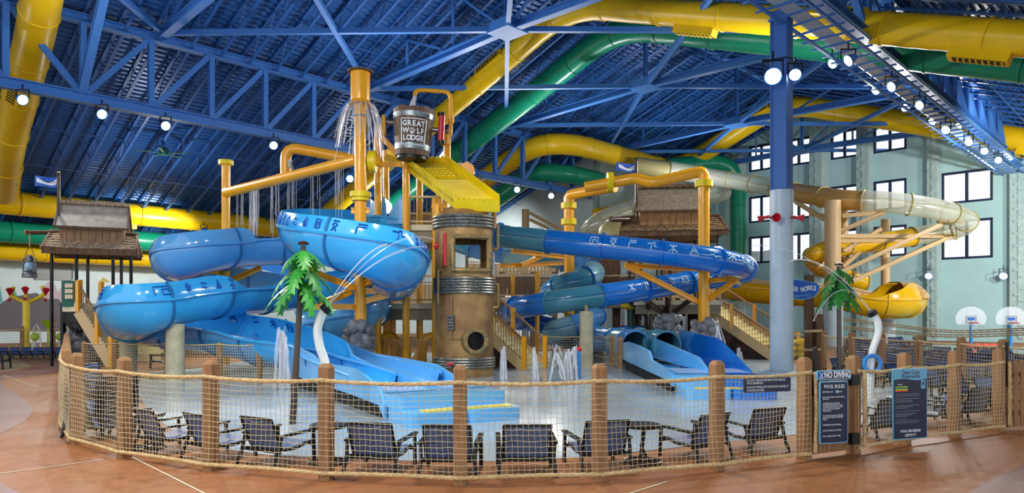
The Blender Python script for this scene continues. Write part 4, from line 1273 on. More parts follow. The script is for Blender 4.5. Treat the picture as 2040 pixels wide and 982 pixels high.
deckthing('upper deck behind the bronze tower below the yellow tray', [G(812, 26.6), G(880, 26.6), G(880, 31), G(800, 31)], zA, [(0, 1, False, None), (3, 2, True, None)])
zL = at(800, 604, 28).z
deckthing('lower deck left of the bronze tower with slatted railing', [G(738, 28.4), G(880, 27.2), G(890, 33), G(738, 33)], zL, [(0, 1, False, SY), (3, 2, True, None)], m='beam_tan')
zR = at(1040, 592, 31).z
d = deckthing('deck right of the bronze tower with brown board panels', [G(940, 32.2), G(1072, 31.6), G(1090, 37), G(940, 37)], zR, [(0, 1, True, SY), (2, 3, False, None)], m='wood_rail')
for px in (1022, 1070, 983):
    p = at(px, 548, 31.6); MB().tube([V((p.x, p.y, 0)), p], .1, 10).build('deck_post', SY, d)
# dim rear decks, boards and posts filling the middle distance
d = deckthing('far deck with vertical boards seen through the bronze tower window', [G(930, 41), G(1110, 41), G(1110, 46), G(930, 46)], at(1000, 545, 41).z, [(0, 1, False, 'wood_rail'), (3, 2, True, None)], m='beam_tan')
for px in (945, 1000, 1062, 1105):
    p = at(px, 540, 41.5); MB().beam(V((p.x, p.y, 0)), p, .3, .3).build('deck_post', 'wood_rail', d, smooth=False)
d = deckthing('brown boarded deck under the right-hand hut', [G(1178, 37), G(1262, 36), G(1262, 41), G(1178, 41)], at(1220, 588, 37).z, [(0, 1, True, None)], m='wood_dark', h=1.0)
for px, y in ((1184, 505), (1228, 505), (1258, 520)):
    p = at(px, y, 37.6); MB().beam(V((p.x, p.y, 0)), p, .38, .38).build('deck_post', 'wood_dark', d, smooth=False)
for k in range(7):
    p = at(1190 + k * 6, 548, 38.4); MB().box(p, (.15, .08, 1.9)).build('board', 'wood_dark', d, smooth=False)
d = deckthing('hut floor deck carried by dark branching columns', [G(1262, 34.5), G(1440, 33.5), G(1440, 40), G(1262, 40)], at(1340, 598, 34).z, [(0, 1, False, 'wood_rail'), (3, 2, True, None)], m='beam_tan')
for px in (1276, 1318, 1335):
    p = at(px, 560, 36); MB().beam(V((p.x, p.y, 1.8)), at(px, 468, 36), .14, .14).build('deck_post', 'black_metal', d, smooth=False)
MB().box(at(1355, 548, 37.5), (2.2, .1, 1.6)).build('wall_board', 'wood_tan', d, smooth=False)
# entry chutes
def plate(pts, D, th, m, name, parent):
    q = [at(x, y, D) for x, y in pts]; n = len(q); dd = V((0, th, 0))
    MB().add(q + [p + dd for p in q], [tuple(range(n - 1, -1, -1)), tuple(range(n, 2 * n))] + [(i, (i + 1) % n, n + (i + 1) % n, n + i) for i in range(n)]).build(name, m, parent, ang=35)
plate([(728, 440), (733, 420), (741, 404), (750, 395), (760, 391), (766, 393), (769, 405), (771, 440)], 27.5, 1.5, 'slide_blue_pale', 'entry_wall', tS1)
plate([(770, 446), (776, 424), (785, 408), (794, 396), (803, 389), (806, 388), (806, 446)], 26.9, 1.6, 'slide_blue_pale', 'entry_wall', tS2)
plate([(716, 420), (722, 404), (732, 394), (738, 396), (738, 440), (716, 440)], 28.6, .5, 'slide_mid', 'entry_wall', tS1)

# ================================================================== yellow tray
t = thing('spill_tray', 'sloping yellow tray with serrated edges below the bucket', 'water tray', at(905, 405, 23.4))
TBL, TBR, TFR, TFL = at(806, 322, 26.6), at(886, 320, 26.6), at(994, 402, 23.2), at(904, 398, 23.2)
def tray_pt(a, s_, h=0.0):
    p = TBL.lerp(TBR, a).lerp(TFL.lerp(TFR, a), s_); return p + TN * h
TN = (TFL - TBL).cross(TBR - TBL).normalized()
if TN.z < 0: TN = -TN
MB().add([tray_pt(a, s_, h) for h in (0, -.12) for s_ in (0, 1) for a in (0, 1)], [(0, 1, 3, 2), (4, 6, 7, 5), (0, 2, 6, 4), (1, 5, 7, 3), (2, 3, 7, 6), (0, 4, 5, 1)]).build('tray_floor', BY, t, smooth=False)
def serrated(fn, n, name):
    # fn(x in 0..1, h) -> point ; plate with teeth
    b = MB(); sd = fn(0, 0)
    for i in range(n):
        x0, x1, xm = i / n, (i + 1) / n, (i + .5) / n
        th = .03
        A = [fn(x0, -.3), fn(x1, -.3), fn(x1, .12), fn(x1 - .25 / n, .26), fn(x0 + .25 / n, .26), fn(x0, .12)]
        B = [p + TSIDE * th for p in A]
        b.add(A + B, [(0, 1, 2, 3, 4, 5), (11, 10, 9, 8, 7, 6)] + [(j, 6 + j, 6 + (j + 1) % 6, (j + 1) % 6) for j in range(6)])
    return b.build(name, BY, t, smooth=False)
TSIDE = (TBR - TBL).normalized()
serrated(lambda x, h: tray_pt(0, x, h), 26, 'side_wall')
serrated(lambda x, h: tray_pt(1, x, h), 26, 'side_wall')
TSIDE = (TFL - TBL).normalized()
serrated(lambda x, h: tray_pt(x, 1, h * .8 - .12), 9, 'front_lip')
serrated(lambda x, h: tray_pt(x, 0, h * .7), 9, 'rear_lip')
for r in range(4):
    for k in range(6):
        p = tray_pt(.2 + k * .11, .22 + r * .06, .0)
        MB().blob(p, (.10, .10, .07), 1, 8, 5, 0).build('bump', BY, t)
for k in range(12):
    MB().beam(tray_pt(.06, .52 + k * .038, .0), tray_pt(.94, .52 + k * .038, 0), .03, .03).build('ridge', BY, t, smooth=False)
# left wing of the tray
WL = [at(764, 318, 26.8), at(806, 330, 26.6), at(806, 314, 27.4), at(770, 306, 27.6)]
MB().add(WL + [p - V((0, 0, .12)) for p in WL], [(0, 1, 2, 3), (7, 6, 5, 4), (0, 4, 5, 1), (1, 5, 6, 2), (2, 6, 7, 3), (3, 7, 4, 0)]).build('side_wing', BY, t, smooth=False)
TSIDE = V((.2, 1, 0)).normalized()
serrated(lambda x, h: WL[3].lerp(at(812, 318, 27), x) + V((0, 0, h * .6 + .05)), 8, 'wing_teeth')
for px, y in ((872, 408), (985, 420)):
    p = at(px, y, 24); MB().tube([p, p - V((0, 0, .55))], .07, 10).build('leg', SY, t)

# ================================================================== bucket
BC = at(823, 267, 25.6); tilt = Matrix.Rotation(math.radians(3), 3, 'Y')
t = thing('tipping_bucket', 'wooden stave tipping bucket with grey bands and white lettering', 'bucket', BC - V((0, 0, .85)))
RT, RB, HB = .76, .60, 1.68
NS = 20
for k in range(NS):
    a0, a1 = 2 * PI * (k + .03) / NS, 2 * PI * (k + .97) / NS
    dz = random.uniform(-.03, .03); q = []
    for r0, r1, z in ((RB, RB - .06, -HB / 2), (RT, RT - .06, HB / 2 + dz)):
        for rr in (r0, r1):
            for a in (a0, (a0 + a1) / 2, a1): q.append(BC + tilt @ V((rr * math.cos(a), rr * math.sin(a), z)))
    # order: bottom outer 0-2, bottom inner 3-5, top outer 6-8, top inner 9-11
    MB().add(q, [(0, 1, 7, 6), (1, 2, 8, 7), (3, 9, 10, 4), (4, 10, 11, 5), (6, 7, 10, 9), (7, 8, 11, 10), (0, 3, 4, 1), (1, 4, 5, 2), (0, 6, 9, 3), (2, 5, 11, 8)]).build('stave', 'bucket_wood', t, smooth=False)
def band(z0, z1, nm='band'):
    r0 = RB + (RT - RB) * (z0 + HB / 2) / HB + .015; r1 = RB + (RT - RB) * (z1 + HB / 2) / HB + .015
    MB().lathe([(r0 - .03, z0), (r0, z0), (r1, z1), (r1 - .03, z1)], 40, BC, tilt).build(nm, 'bucket_band', t)
band(.48, .66); band(-.64, -.44)
MB().lathe([(0, -HB / 2 + .06), (RB - .05, -HB / 2 + .06), (RB - .05, -HB / 2 - .1), (0, -HB / 2 - .1)], 30, BC, tilt).build('bucket_floor', 'black_metal', t)
# sign on the bucket, wrapped round it as small pieces
sa = -PI / 2 + .17
def bk(x, z, off=.03):   # x metres along the circumference from the sign centre
    r = RB + (RT - RB) * (z + HB / 2) / HB + off
    a = sa + x / .68
    return BC + tilt @ V((r * math.cos(a), r * math.sin(a), z))
fw, f0, f1 = .44, -.50, .40
b = MB()
for A in ([(-fw, f0), (fw, f0)], [(fw, f0), (fw, f1)], [(fw, f1), (-fw, f1)], [(-fw, f1), (-fw, f0)]):
    pts = [bk(A[0][0] + (A[1][0] - A[0][0]) * k / 8, A[0][1] + (A[1][1] - A[0][1]) * k / 8 - .02, .02) for k in range(9)]
    b.tube(pts, .022, 6)
b.build('sign_border', 'sign_white', t)
def bletter(ch, x, z, size):
    p = bk(x, z, .035); a = sa + x / .68
    M = facing(p, (-math.sin(a), math.cos(a), 0), tilt @ V((0, 0, 1)))
    text('lettering', ch, size, 'sign_white', M, t, ext=.008, offset=.012, xs=.85)
for word, z in (('GREAT', .20), ('LODGE', -.30)):
    for k, ch in enumerate(word): bletter(ch, (k - 2) * .155, z, .27)
for ch, x in (('W', -.27), ('L', .16), ('F', .30)): bletter(ch, x, -.05, .27)
pw = MB()
for dx, dz, rx, rz_ in ((0, -.04, .075, .06), (-.085, .035, .028, .04), (-.032, .08, .028, .042), (.032, .08, .028, .042), (.085, .035, .028, .04)):
    pw.blob(bk(-.05 + dx, -.06 + dz, .02), (rx, .03, rz_), 2, 10, 7, 0)
pw.build('paw_mark', 'sign_white', t)
# axle, pivot, filling pipe
t2 = thing('bucket_axle', 'grey axle and red spring gear that tips the bucket', 'axle', at(775, 243, 25.6))
MB().tube([at(765, 242, 25.6), at(790, 245, 25.6)], .10, 12).build('shaft', 'dark_steel', t2)
MB().tube([at(857, 258, 25.6), at(893, 261, 25.6)], .09, 12).build('shaft', 'dark_steel', t2)
MB().tube([at(878, 282, 25.2), at(881, 230, 25.2)], .12, 12).build('spring', 'red_paint', t2)
for y in (284, 228): MB().lathe([(0, -.06), (.14, -.06), (.14, .06), (0, .06)], 12, at(879.5, y, 25.2)).build('spring_cap', 'black_metal', t2)
MB().box(at(765, 250, 25.6), (.12, .3, .7)).build('bearing', SY, t2, smooth=False)
MB().box(at(888, 275, 25.8), (.3, .3, .5)).build('bearing', SY, t2, smooth=False)
t3 = thing('fill_pipe', 'thin yellow pipe arching over to fill the bucket', 'water pipe', at(896, 275, 25.9))
MB().tube(rounded([at(892, 275, 25.9), at(898, 270, 25.9), at(898, 183, 25.9), at(830, 179, 25.7), at(826, 190, 25.6)], .28, 5), .075, 12).build('pipe', SY, t3)
MB().lathe([(.075, -.1), (.13, -.1), (.13, .1), (.075, .1)], 12, at(898, 240, 25.9)).build('coupling', SY, t3)
t4 = thing('hand_winch', 'small round yellow winch behind the tray edge', 'winch', at(930, 335, 26.4))
MB().lathe([(0, -.08), (.3, -.08), (.3, .08), (0, .08)], 18, at(930, 340, 26.4), Matrix.Rotation(PI / 2, 3, 'X')).build('drum', SY, t4)
MB().beam(at(930, 352, 26.4), at(931, 322, 26.4), .08, .08).build('arm', SY, t4)
MB().beam(at(895, 326, 26.4), at(931, 327, 26.4), .06, .06).build('arm', 'dark_steel', t4)

# ================================================================== stairs
def stairs(label, base, d, wdir, width, n, rise, run, skirt=True, posts=(0, .5, 1)):
    base, d, wdir = V(base), V((d[0], d[1], 0)).normalized(), V((wdir[0], wdir[1], 0)).normalized()
    t = thing('play_stairs', label, 'stairs', base)
    rz = math.atan2(d.y, d.x)
    for i in range(n):
        c = base + d * (run * (i + .5)) + wdir * width / 2 + V((0, 0, rise * (i + .5)))
        MB().box(c, (run * 1.02, width - .1, rise), rz).build('step', 'beige_step', t, smooth=False)
        MB().box(c + V((0, 0, rise / 2)) - d * (run * .46), (.06, width - .1, .02), rz).build('nosing', 'cream', t, smooth=False)
    top = base + d * run * n + V((0, 0, rise * n))
    for s_ in (0, 1):
        o = wdir * (width * s_)
        MB().beam(base + o + V((0, 0, .05)), top + o + V((0, 0, .02)), .1, .42).build('stringer', 'beam_tan', t, smooth=False)
        rail_run(t, base + o + V((0, 0, .15)), top + o + V((0, 0, .15)), .95, 'wood_rail', 'wood_tan')
        for f in posts:
            p = (base + o).lerp(top + o, f)
            MB().beam(p, p + V((0, 0, 1.25)), .16, .16).build('newel', SY, t, smooth=False)
    if skirt:
        p = base + d * .3 - wdir * .02
        q = top - wdir * .02
        MB().add([p + V((0, 0, 0)), V((q.x, q.y, 0)), q - V((0, 0, .3))] + [x + wdir * .05 for x in (p, V((q.x, q.y, 0)), q - V((0, 0, .3)))],
                 [(0, 1, 2), (5, 4, 3), (0, 3, 4, 1), (1, 4, 5, 2), (2, 5, 3, 0)]).build('skirt_wall', 'brick_dark', t, smooth=False)
    return t
stairs('cream stairs with yellow newels climbing behind the bronze tower', (.46, 26.8, 0), (-.78, .63), (.63, .78), 1.35, 13, .175, .25)
bs = gnd(1541, 716)
stairs('broad cream stairs with brown railings left of the grey column', (bs.x - .1, bs.y - .6, 0), (-.66, .75), (.75, .66), 2.1, 17, .168, .28, posts=(0, .48, 1))

# ================================================================== rocks
def rocks(label, c, R, h, seed, m='rock', rows=4, per=7):
    rnd = random.Random(seed); c = V(c)
    t = thing('rock_pile', label, 'rock pile', c)
    k = 0
    for r in range(rows):
        z = h * (r + .5) / rows
        rr = R * (1 - .12 * r / rows)
        for j in range(per):
            a = 2 * PI * (j + .5 * (r % 2)) / per + rnd.uniform(-.15, .15)
            s_ = R * rnd.uniform(.34, .46)
            MB().blob(c + V((rr * .72 * math.cos(a), rr * .72 * math.sin(a), z + rnd.uniform(-.08, .08) * h)), (s_, s_, min(h / rows * rnd.uniform(.62, .8), s_ * 1.2)), seed * 50 + k, 12, 9, .07).build('boulder', m, t); k += 1
    MB().lathe([(R * .7, 0), (R * .6, h * .9), (0, h * .9)], 12, c).build('core', m, t)
    return t
rocks('grey rocks round the foot of the tall yellow pole', (at(715, 700, 24).x, 24, 0), .56, 1.75, 1, 'rock', 6, 8)
rocks('grey rocks round the yellow pole before the right stairs', (at(1402, 700, 30).x, 30, 0), .58, 1.78, 2, 'rock', 6, 8)
rocks('tall grey rock pile under the dark branching column', (at(1334, 700, 32).x, 32.5, 0), .66, 1.95, 3, 'rock', 6, 8)
rocks('dark rocks below the left hut stairs', (at(180, 700, 29.5).x, 29.5, 0), .85, 2.0, 4, 'rock_dark', 4, 6)
# dark branching columns under the hut
for px, D, lab in ((1331, 33, 'dark branching column rising from the rock pile'), (1293, 35, 'dark branching column left of the rock pile'), (1350, 35.5, 'dark branching column behind the rock pile'), (1270, 39.6, 'dark branching column furthest left under the hut')):
    z0 = at(px, 640, D).z
    p = at(px, 640, D); t = thing('tree_column', lab, 'column', (p.x, p.y, 0), 'dark branching columns')
    zt = at(px, 606, D).z; z1 = at(px, 622, D).z
    MB().tube([V((p.x, p.y, 0)), V((p.x, p.y, zt - .1))], .26, 10).build('trunk', 'palm_pole', t)
    MB().lathe([(.26, -.1), (.4, -.1), (.4, .1), (.26, .1)], 10, (p.x, p.y, z1 - .1)).build('collar', 'palm_pole', t)
    for k in range(6):
        a = k * PI / 3 + .3
        MB().beam(V((p.x + .2 * math.cos(a), p.y + .2 * math.sin(a), z1 - .1)), V((p.x + 1.25 * math.cos(a), p.y + 1.0 * math.sin(a), zt + .25)), .16, .18).build('branch', 'palm_pole', t)

# ================================================================== huts
def hut(label, org, yaw, sc_, mats, H):
    """org: ground point; local x along the ridge, y away from viewer. H: heights dict"""
    R = Matrix.Rotation(yaw, 3, 'Z'); org = V(org)
    t = thing('sky_hut', label, 'hut', org)
    def P(x, y, z): return org + R @ V((x, y, z))
    def slab(name, c4, th, m, parent=t):
        n = (c4[1] - c4[0]).cross(c4[3] - c4[0]).normalized()
        if n.z < 0: n = -n
        return MB().add(list(c4) + [p - n * th for p in c4], [(0, 1, 2, 3), (7, 6, 5, 4), (0, 4, 5, 1), (1, 5, 6, 2), (2, 6, 7, 3), (3, 7, 4, 0)]).build(name, m, parent, smooth=False)
    W, De, ze, zk = H['W'], H['D'], H['ze'], H['zk']          # lower roof half width, half depth, eave and ridge heights
    w2, d2, zb0, zb1 = H['w2'], H['d2'], H['zb0'], H['zb1']    # cupola
    ov, ye, zt = H['ov'], H['ye'], H['zt']
    # lower roof: base slabs plus individual shingles on the front
    for s_ in (-1, 1):
        slab('roof_slab', [P(-W, s_ * De, ze), P(W, s_ * De, ze), P(W * .93, 0, zk), P(-W * .93, 0, zk)], .1, mats['shingle'])
    rows, per = 6, 20
    rnd = random.Random(5)
    for r in range(rows):
        for k in range(per):
            f0, f1 = (k + .03 + .5 * (r % 2)) / (per + .5), (k + .95 + .5 * (r % 2)) / (per + .5)
            s0, s1 = r / rows - .04, (r + 1) / rows + rnd.uniform(.0, .06)
            if s0 < .0: s0 = -.03 + rnd.uniform(-.03, .01)
            def Q(f, s_, h): 
                ww = W * (1 - .07 * s_)
                return P(-ww + 2 * ww * f, -De * (1 - s_), ze + (zk - ze) * s_ + h)
            h0, h1 = .07 + rnd.uniform(0, .03), .02
            q = [Q(f0, s0, h0), Q(f1, s0, h0), Q(f1, min(1, s1), h1), Q(f0, min(1, s1), h1)]
            lo = [p - V((0, 0, .045)) for p in q]
            MB().add(q + lo, [(0, 1, 2, 3), (0, 4, 5, 1), (1, 5, 6, 2), (3, 7, 4, 0)]).build('shingle', mats['shingle'], t, smooth=False)
    for s_ in (-1, 1):
        MB().beam(P(-W * .97, s_ * De * .98, ze - .1), P(W * .97, s_ * De * .98, ze - .1), .1, .28).build('fascia', 'wood_dark', t, smooth=False)
        MB().add([P(s_ * W * .94, -De * .92, ze - .06), P(s_ * W * .94, De * .92, ze - .06), P(s_ * W * .92, 0, zk - .05)], [(0, 1, 2)]).build('gable_board', 'wood_dark', t, smooth=False)
        MB().beam(P(s_ * W * .96, -De, ze - .02), P(s_ * W * .92, 0, zk), .08, .2).build('barge_board', 'wood_dark', t, smooth=False)
    MB().box(P(0, 0, ze - .12), (W * 1.85, De * 1.9, .06), yaw).build('soffit', 'wood_dark', t, smooth=False)
    MB().tube([P(-W * .95, 0, zk + .05), P(W * .95, 0, zk + .05)], .1, 8).build('ridge_cap', 'wood_dark', t)
    # cupola boards
    nb = 9
    for k in range(nb):
        x0 = -w2 + 2 * w2 * (k + .02) / nb; x1 = -w2 + 2 * w2 * (k + .98) / nb
        MB().box(P((x0 + x1) / 2, -d2, (zb0 + zb1) / 2), (x1 - x0, .06 + .03 * (k % 2), zb1 - zb0), yaw).build('board', mats['board'], t, smooth=False)
    for s_ in (-1, 1):
        q = [P(s_ * w2, -d2, zb0), P(s_ * w2, d2, zb0), P(s_ * w2, d2, zb1), P(s_ * w2, 0, zt - .12), P(s_ * w2, -d2, zb1)]
        MB().add(q + [p - (R @ V((s_ * .08, 0, 0))) for p in q], [(0, 1, 2, 3, 4), (9, 8, 7, 6, 5)]).build('gable_wall', mats['board'], t, smooth=False)
    MB().box(P(0, d2, (zb0 + zb1) / 2), (2 * w2, .06, zb1 - zb0), yaw).build('back_wall', mats['board'], t, smooth=False)
    for s_ in (-1, 1):
        slab('roof_panel', [P(-w2 - ov, s_ * ye, H['zy']), P(w2 + ov, s_ * ye, H['zy']), P(w2 + ov * .8, 0, zt), P(-w2 - ov * .8, 0, zt)], .1, mats['cement'])
        MB().beam(P(-w2 - ov, s_ * ye, H['zy'] - .04), P(w2 + ov, s_ * ye, H['zy'] - .04), .08, .1).build('roof_edge', 'wood_dark', t, smooth=False)
        for e in (-1, 1):
            MB().beam(P(e * (w2 + ov), s_ * ye, H['zy'] - .05), P(e * (w2 + ov * .8), 0, zt - .05), .06, .16).build('verge_board', 'wood_dark', t, smooth=False)
    for k in range(9):
        f = -1 + 2 * (k + .5) / 9; L = (w2 + ov) * 2 / 9 * .93
        MB().beam(P(f * (w2 + ov) - L / 2, -.0, zt + .09), P(f * (w2 + ov) + L / 2, 0, zt + .05), .34, .16).build('ridge_tile', mats['tile'], t, smooth=False)
    for x, y in ((-W * .8, -De * .75), (-W * .3, -De * .8), (-W * .22, De * .7), (W * .45, -De * .75), (W * .52, De * .7), (W * .82, -De * .6)):
        MB().beam(P(x, y, 0 if H.get('fullpost') else H['zf']), P(x, y, ze - .1), .09, .09).build('post', 'black_metal', t, smooth=False)
    return t, P
HM = dict(shingle='shingle', board='wood_board', cement='roof_cement', tile='shingle')
D1 = 30.0; c1 = gnd(189, HOR + CAMH * FOC / D1)
def zz(y, D): return CAMH + (HOR - y) / FOC * D
th1, Ph1 = hut('shingled hut on thin black posts at the left with grey upper roof', c1, math.radians(24), 1, HM, dict(W=1.74, D=1.4, ze=4.78, zk=5.5, w2=1.16, d2=.86, zb0=4.9, zb1=5.82, ov=.16, ye=1.08, zy=5.70, zt=6.75, zf=1.9, fullpost=True))
HM2 = dict(shingle='shingle_dark', board='wood_tan', cement='roof_cement_dark', tile='shingle_dark')
D2 = 35.0; c2 = gnd(1336, HOR + CAMH * FOC / D2)
th2, Ph2 = hut('dark shingled hut behind the royal blue tube slide', c2, math.radians(-8), 1, HM2, dict(W=2.55, D=1.9, ze=zz(468, D2), zk=zz(434, D2), w2=1.55, d2=1.15, zb0=zz(458, D2), zb1=zz(420, D2), ov=.2, ye=1.42, zy=zz(419, 33.8), zt=zz(374, D2), zf=2.8))
# flags
def flag(label, px, y0, y1, D, x_off, side):
    p0, p1 = at(px, y1, D), at(px, y0, D)
    t = thing('flag_pole', label, 'flag', p0)
    MB().tube([p0, p1], .07, 10).build('pole', 'palm_pole', t)
    MB().blob(p1, (.09, .09, .09), 1, 8, 6, 0).build('finial', 'palm_pole', t)
    w_, h_ = .98, .42
    def F(x, z): return p1 + V((-x * w_, .06 * math.sin(x * 6) , -.12 - h_ * (1 - z) - .03 * math.sin(x * 5)))
    b = MB(); n = 10
    for k in range(n):
        q = [F(k / n, 0), F((k + 1) / n, 0), F((k + 1) / n, 1), F(k / n, 1)]
        b.add(q + [p + V((0, .012, 0)) for p in q], [(0, 1, 2, 3), (7, 6, 5, 4), (0, 4, 5, 1), (2, 6, 7, 3)])
    cl = b.build('flag_cloth', 'flag_blue', t)
    b = MB()
    for k in range(9):
        x0, x1 = .08 + k * .09, .08 + (k + 1) * .09
        def band(x): return .5 + .16 * math.sin(x * 5.5 + 2.2), .17 + .06 * math.sin(x * 9)
        (m0, h0), (m1, h1) = band(x0), band(x1)
        b.quad(F(x0, m0 - h0) - V((0, .012, 0)), F(x1, m1 - h1) - V((0, .012, 0)), F(x1, m1 + h1) - V((0, .012, 0)), F(x0, m0 + h0) - V((0, .012, 0)))
    b.build('otter_streak', 'sign_white', cl)
    M = facing(F(.42, .5) - V((0, .03, 0)), (1, 0, 0)); 
    text('lettering', 'OTTER COVE', .115, 'sign_navy', M, cl, ext=.002)
    return t
flag('blue flag with white streak on the left hut', 117, 346, 452, 29, 1, -1)
flag('blue flag with white streak on the right hut', 1268, 320, 432, 34, 1, -1)
# beam arms and hanging lantern
t = thing('log_beam', 'round log arm reaching left from the left hut roof', 'log arm', at(100, 463, 29))
MB().tube([at(55, 463, 28.6), at(110, 463, 29.4)], .09, 10).build('log', 'wood_dark', t)
MB().lathe([(0, -.03), (.11, -.03), (.11, .03), (0, .03)], 10, at(53.5, 463, 28.6), Matrix.Rotation(PI / 2, 3, 'Y')).build('log_end', 'wood_tan', t)
t = thing('log_beam', 'round log arm reaching left from the right hut roof', 'log arm', at(1240, 437, 33.4))
MB().tube([at(1216, 437, 33.2), at(1256, 437, 34)], .13, 10).build('log', 'palm_pole', t)
lp = at(59, 553, 28.6)
t = thing('hanging_lantern', 'big grey oil lantern with blue glass hanging left of the hut', 'lantern', lp)
MB().lathe([(.0, 0), (.27, 0), (.27, .12), (.24, .2), (.2, .26), (.12, .3), (0, .3)], 24, lp).build('fuel_base', 'lantern_grey', t)
MB().lathe([(.1, .29), (.15, .34), (.19, .44), (.17, .56), (.12, .64), (.0, .64)], 20, lp).build('glass_globe', 'lantern_glass', t)
MB().lathe([(.13, .62), (.15, .68), (.12, .78), (.13, .84), (.1, .9), (.05, .93), (0, .93)], 20, lp).build('chimney', 'lantern_grey', t)
for s_ in (-1, 1):
    MB().tube(rounded([lp + V((s_ * .2, 0, .2)), lp + V((s_ * .27, 0, .3)), lp + V((s_ * .27, 0, .75)), lp + V((s_ * .12, 0, .82))], .08, 3), .035, 8).build('side_tube', 'lantern_grey', t)
MB().tube([lp + V((-.22, 0, .72)), lp + V((-.12, 0, 1.1)), lp + V((0, 0, 1.25)), lp + V((.12, 0, 1.1)), lp + V((.22, 0, .72))], .012, 6).build('bail', 'black_metal', t)
MB().tube([lp + V((0, 0, 1.25)), at(59, 465, 28.6)], .02, 6).build('chain', 'rope', t)
# left hut platform and stairs
d = thing('hut_platform', 'small hut platform with green panel of white blocks', 'deck', at(140, 690, 29))
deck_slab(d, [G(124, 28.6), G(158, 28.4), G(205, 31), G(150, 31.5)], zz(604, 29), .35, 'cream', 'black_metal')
zf = zz(604, 29)
MB().box(at(139, 585, 28.5), (.62, .08, 1.05)).build('panel', 'teal_panel', d, smooth=False)
for r in range(3):
    for k in range(3):
        MB().box(at(133 + k * 5.2, 569 + r * 11, 28.42), (.09, .1, .17)).build('block', 'cream', d, smooth=False)
rail_run(d, (G(152, 28.5)[0], 28.5, zf), (G(160, 28.5)[0], 28.5, zf), .85, 'beam_tan', SY)
p = at(159, 604, 28.5); MB().beam(p, p + V((0, 0, .95)), .14, .14).build('rail_post', SY, d, smooth=False)
MB().beam(at(130, 612, 28.8), at(172, 640, 28.8), .12, .12).build('strut', 'black_metal', d, smooth=False)
for px in (126, 205):
    p = at(px, 604, 29.5); MB().beam(V((p.x, p.y, 0)), p, .15, .15).build('leg', 'black_metal', d, smooth=False)
bs = at(205, 690, 28.2)
stairs('tan stairs descending from the left hut behind the blue slide', (G(222, 28)[0], 28.0, 0), (-1, .12), (.12, 1), 1.3, 11, .20, .13, skirt=False, posts=(.0, .42, 1))

# ================================================================== rope fences
def chamf_post(b, p, w, h, rz):
    c = .03; p = V(p)
    R = Matrix.Rotation(rz, 3, 'Z')
    prof = [(w / 2, 0), (w / 2, h - .05), (w / 2 - c, h)]
    vs = []
    for r, z in prof:
        e = r - .012
        for x, y in ((-r, -e), (-e, -r), (e, -r), (r, -e), (r, e), (e, r), (-e, r), (-r, e)):
            vs.append(p + R @ V((x, y, z)))
    fs = [tuple(range(16, 24))]
    for i in range(2):
        for k in range(8): fs.append((i * 8 + k, i * 8 + (k + 1) % 8, (i + 1) * 8 + (k + 1) % 8, (i + 1) * 8 + k))
    b.add(vs, fs)
def twisted(b, pts, r, pitch, ns=3):
    pts = resample(pts, pitch / 7); n = len(pts); L = 0; rows = []
    fr = []
    for i in range(n):
        T = (pts[min(i + 1, n - 1)] - pts[max(0, i - 1)]).normalized(); x = T.cross(V((0, 0, 1)))
        if x.length < .1: x = T.cross(V((0, 1, 0)))
        x.normalize(); fr.append((x, x.cross(T)))
    for s_ in range(ns):
        L = 0; Q = []
        for i in range(n):
            if i: L += (pts[i] - pts[i - 1]).length
            a = 2 * PI * (L / pitch + s_ / ns); x, y = fr[i]
            Q.append(pts[i] + (x * math.cos(a) + y * math.sin(a)) * r * .5)
        b.tube(Q, r * .56, 5)
def sagline(p, q, sag, n=10):
    return [p.lerp(q, k / n) - V((0, 0, sag * 4 * (k / n) * (1 - k / n))) for k in range(n + 1)]
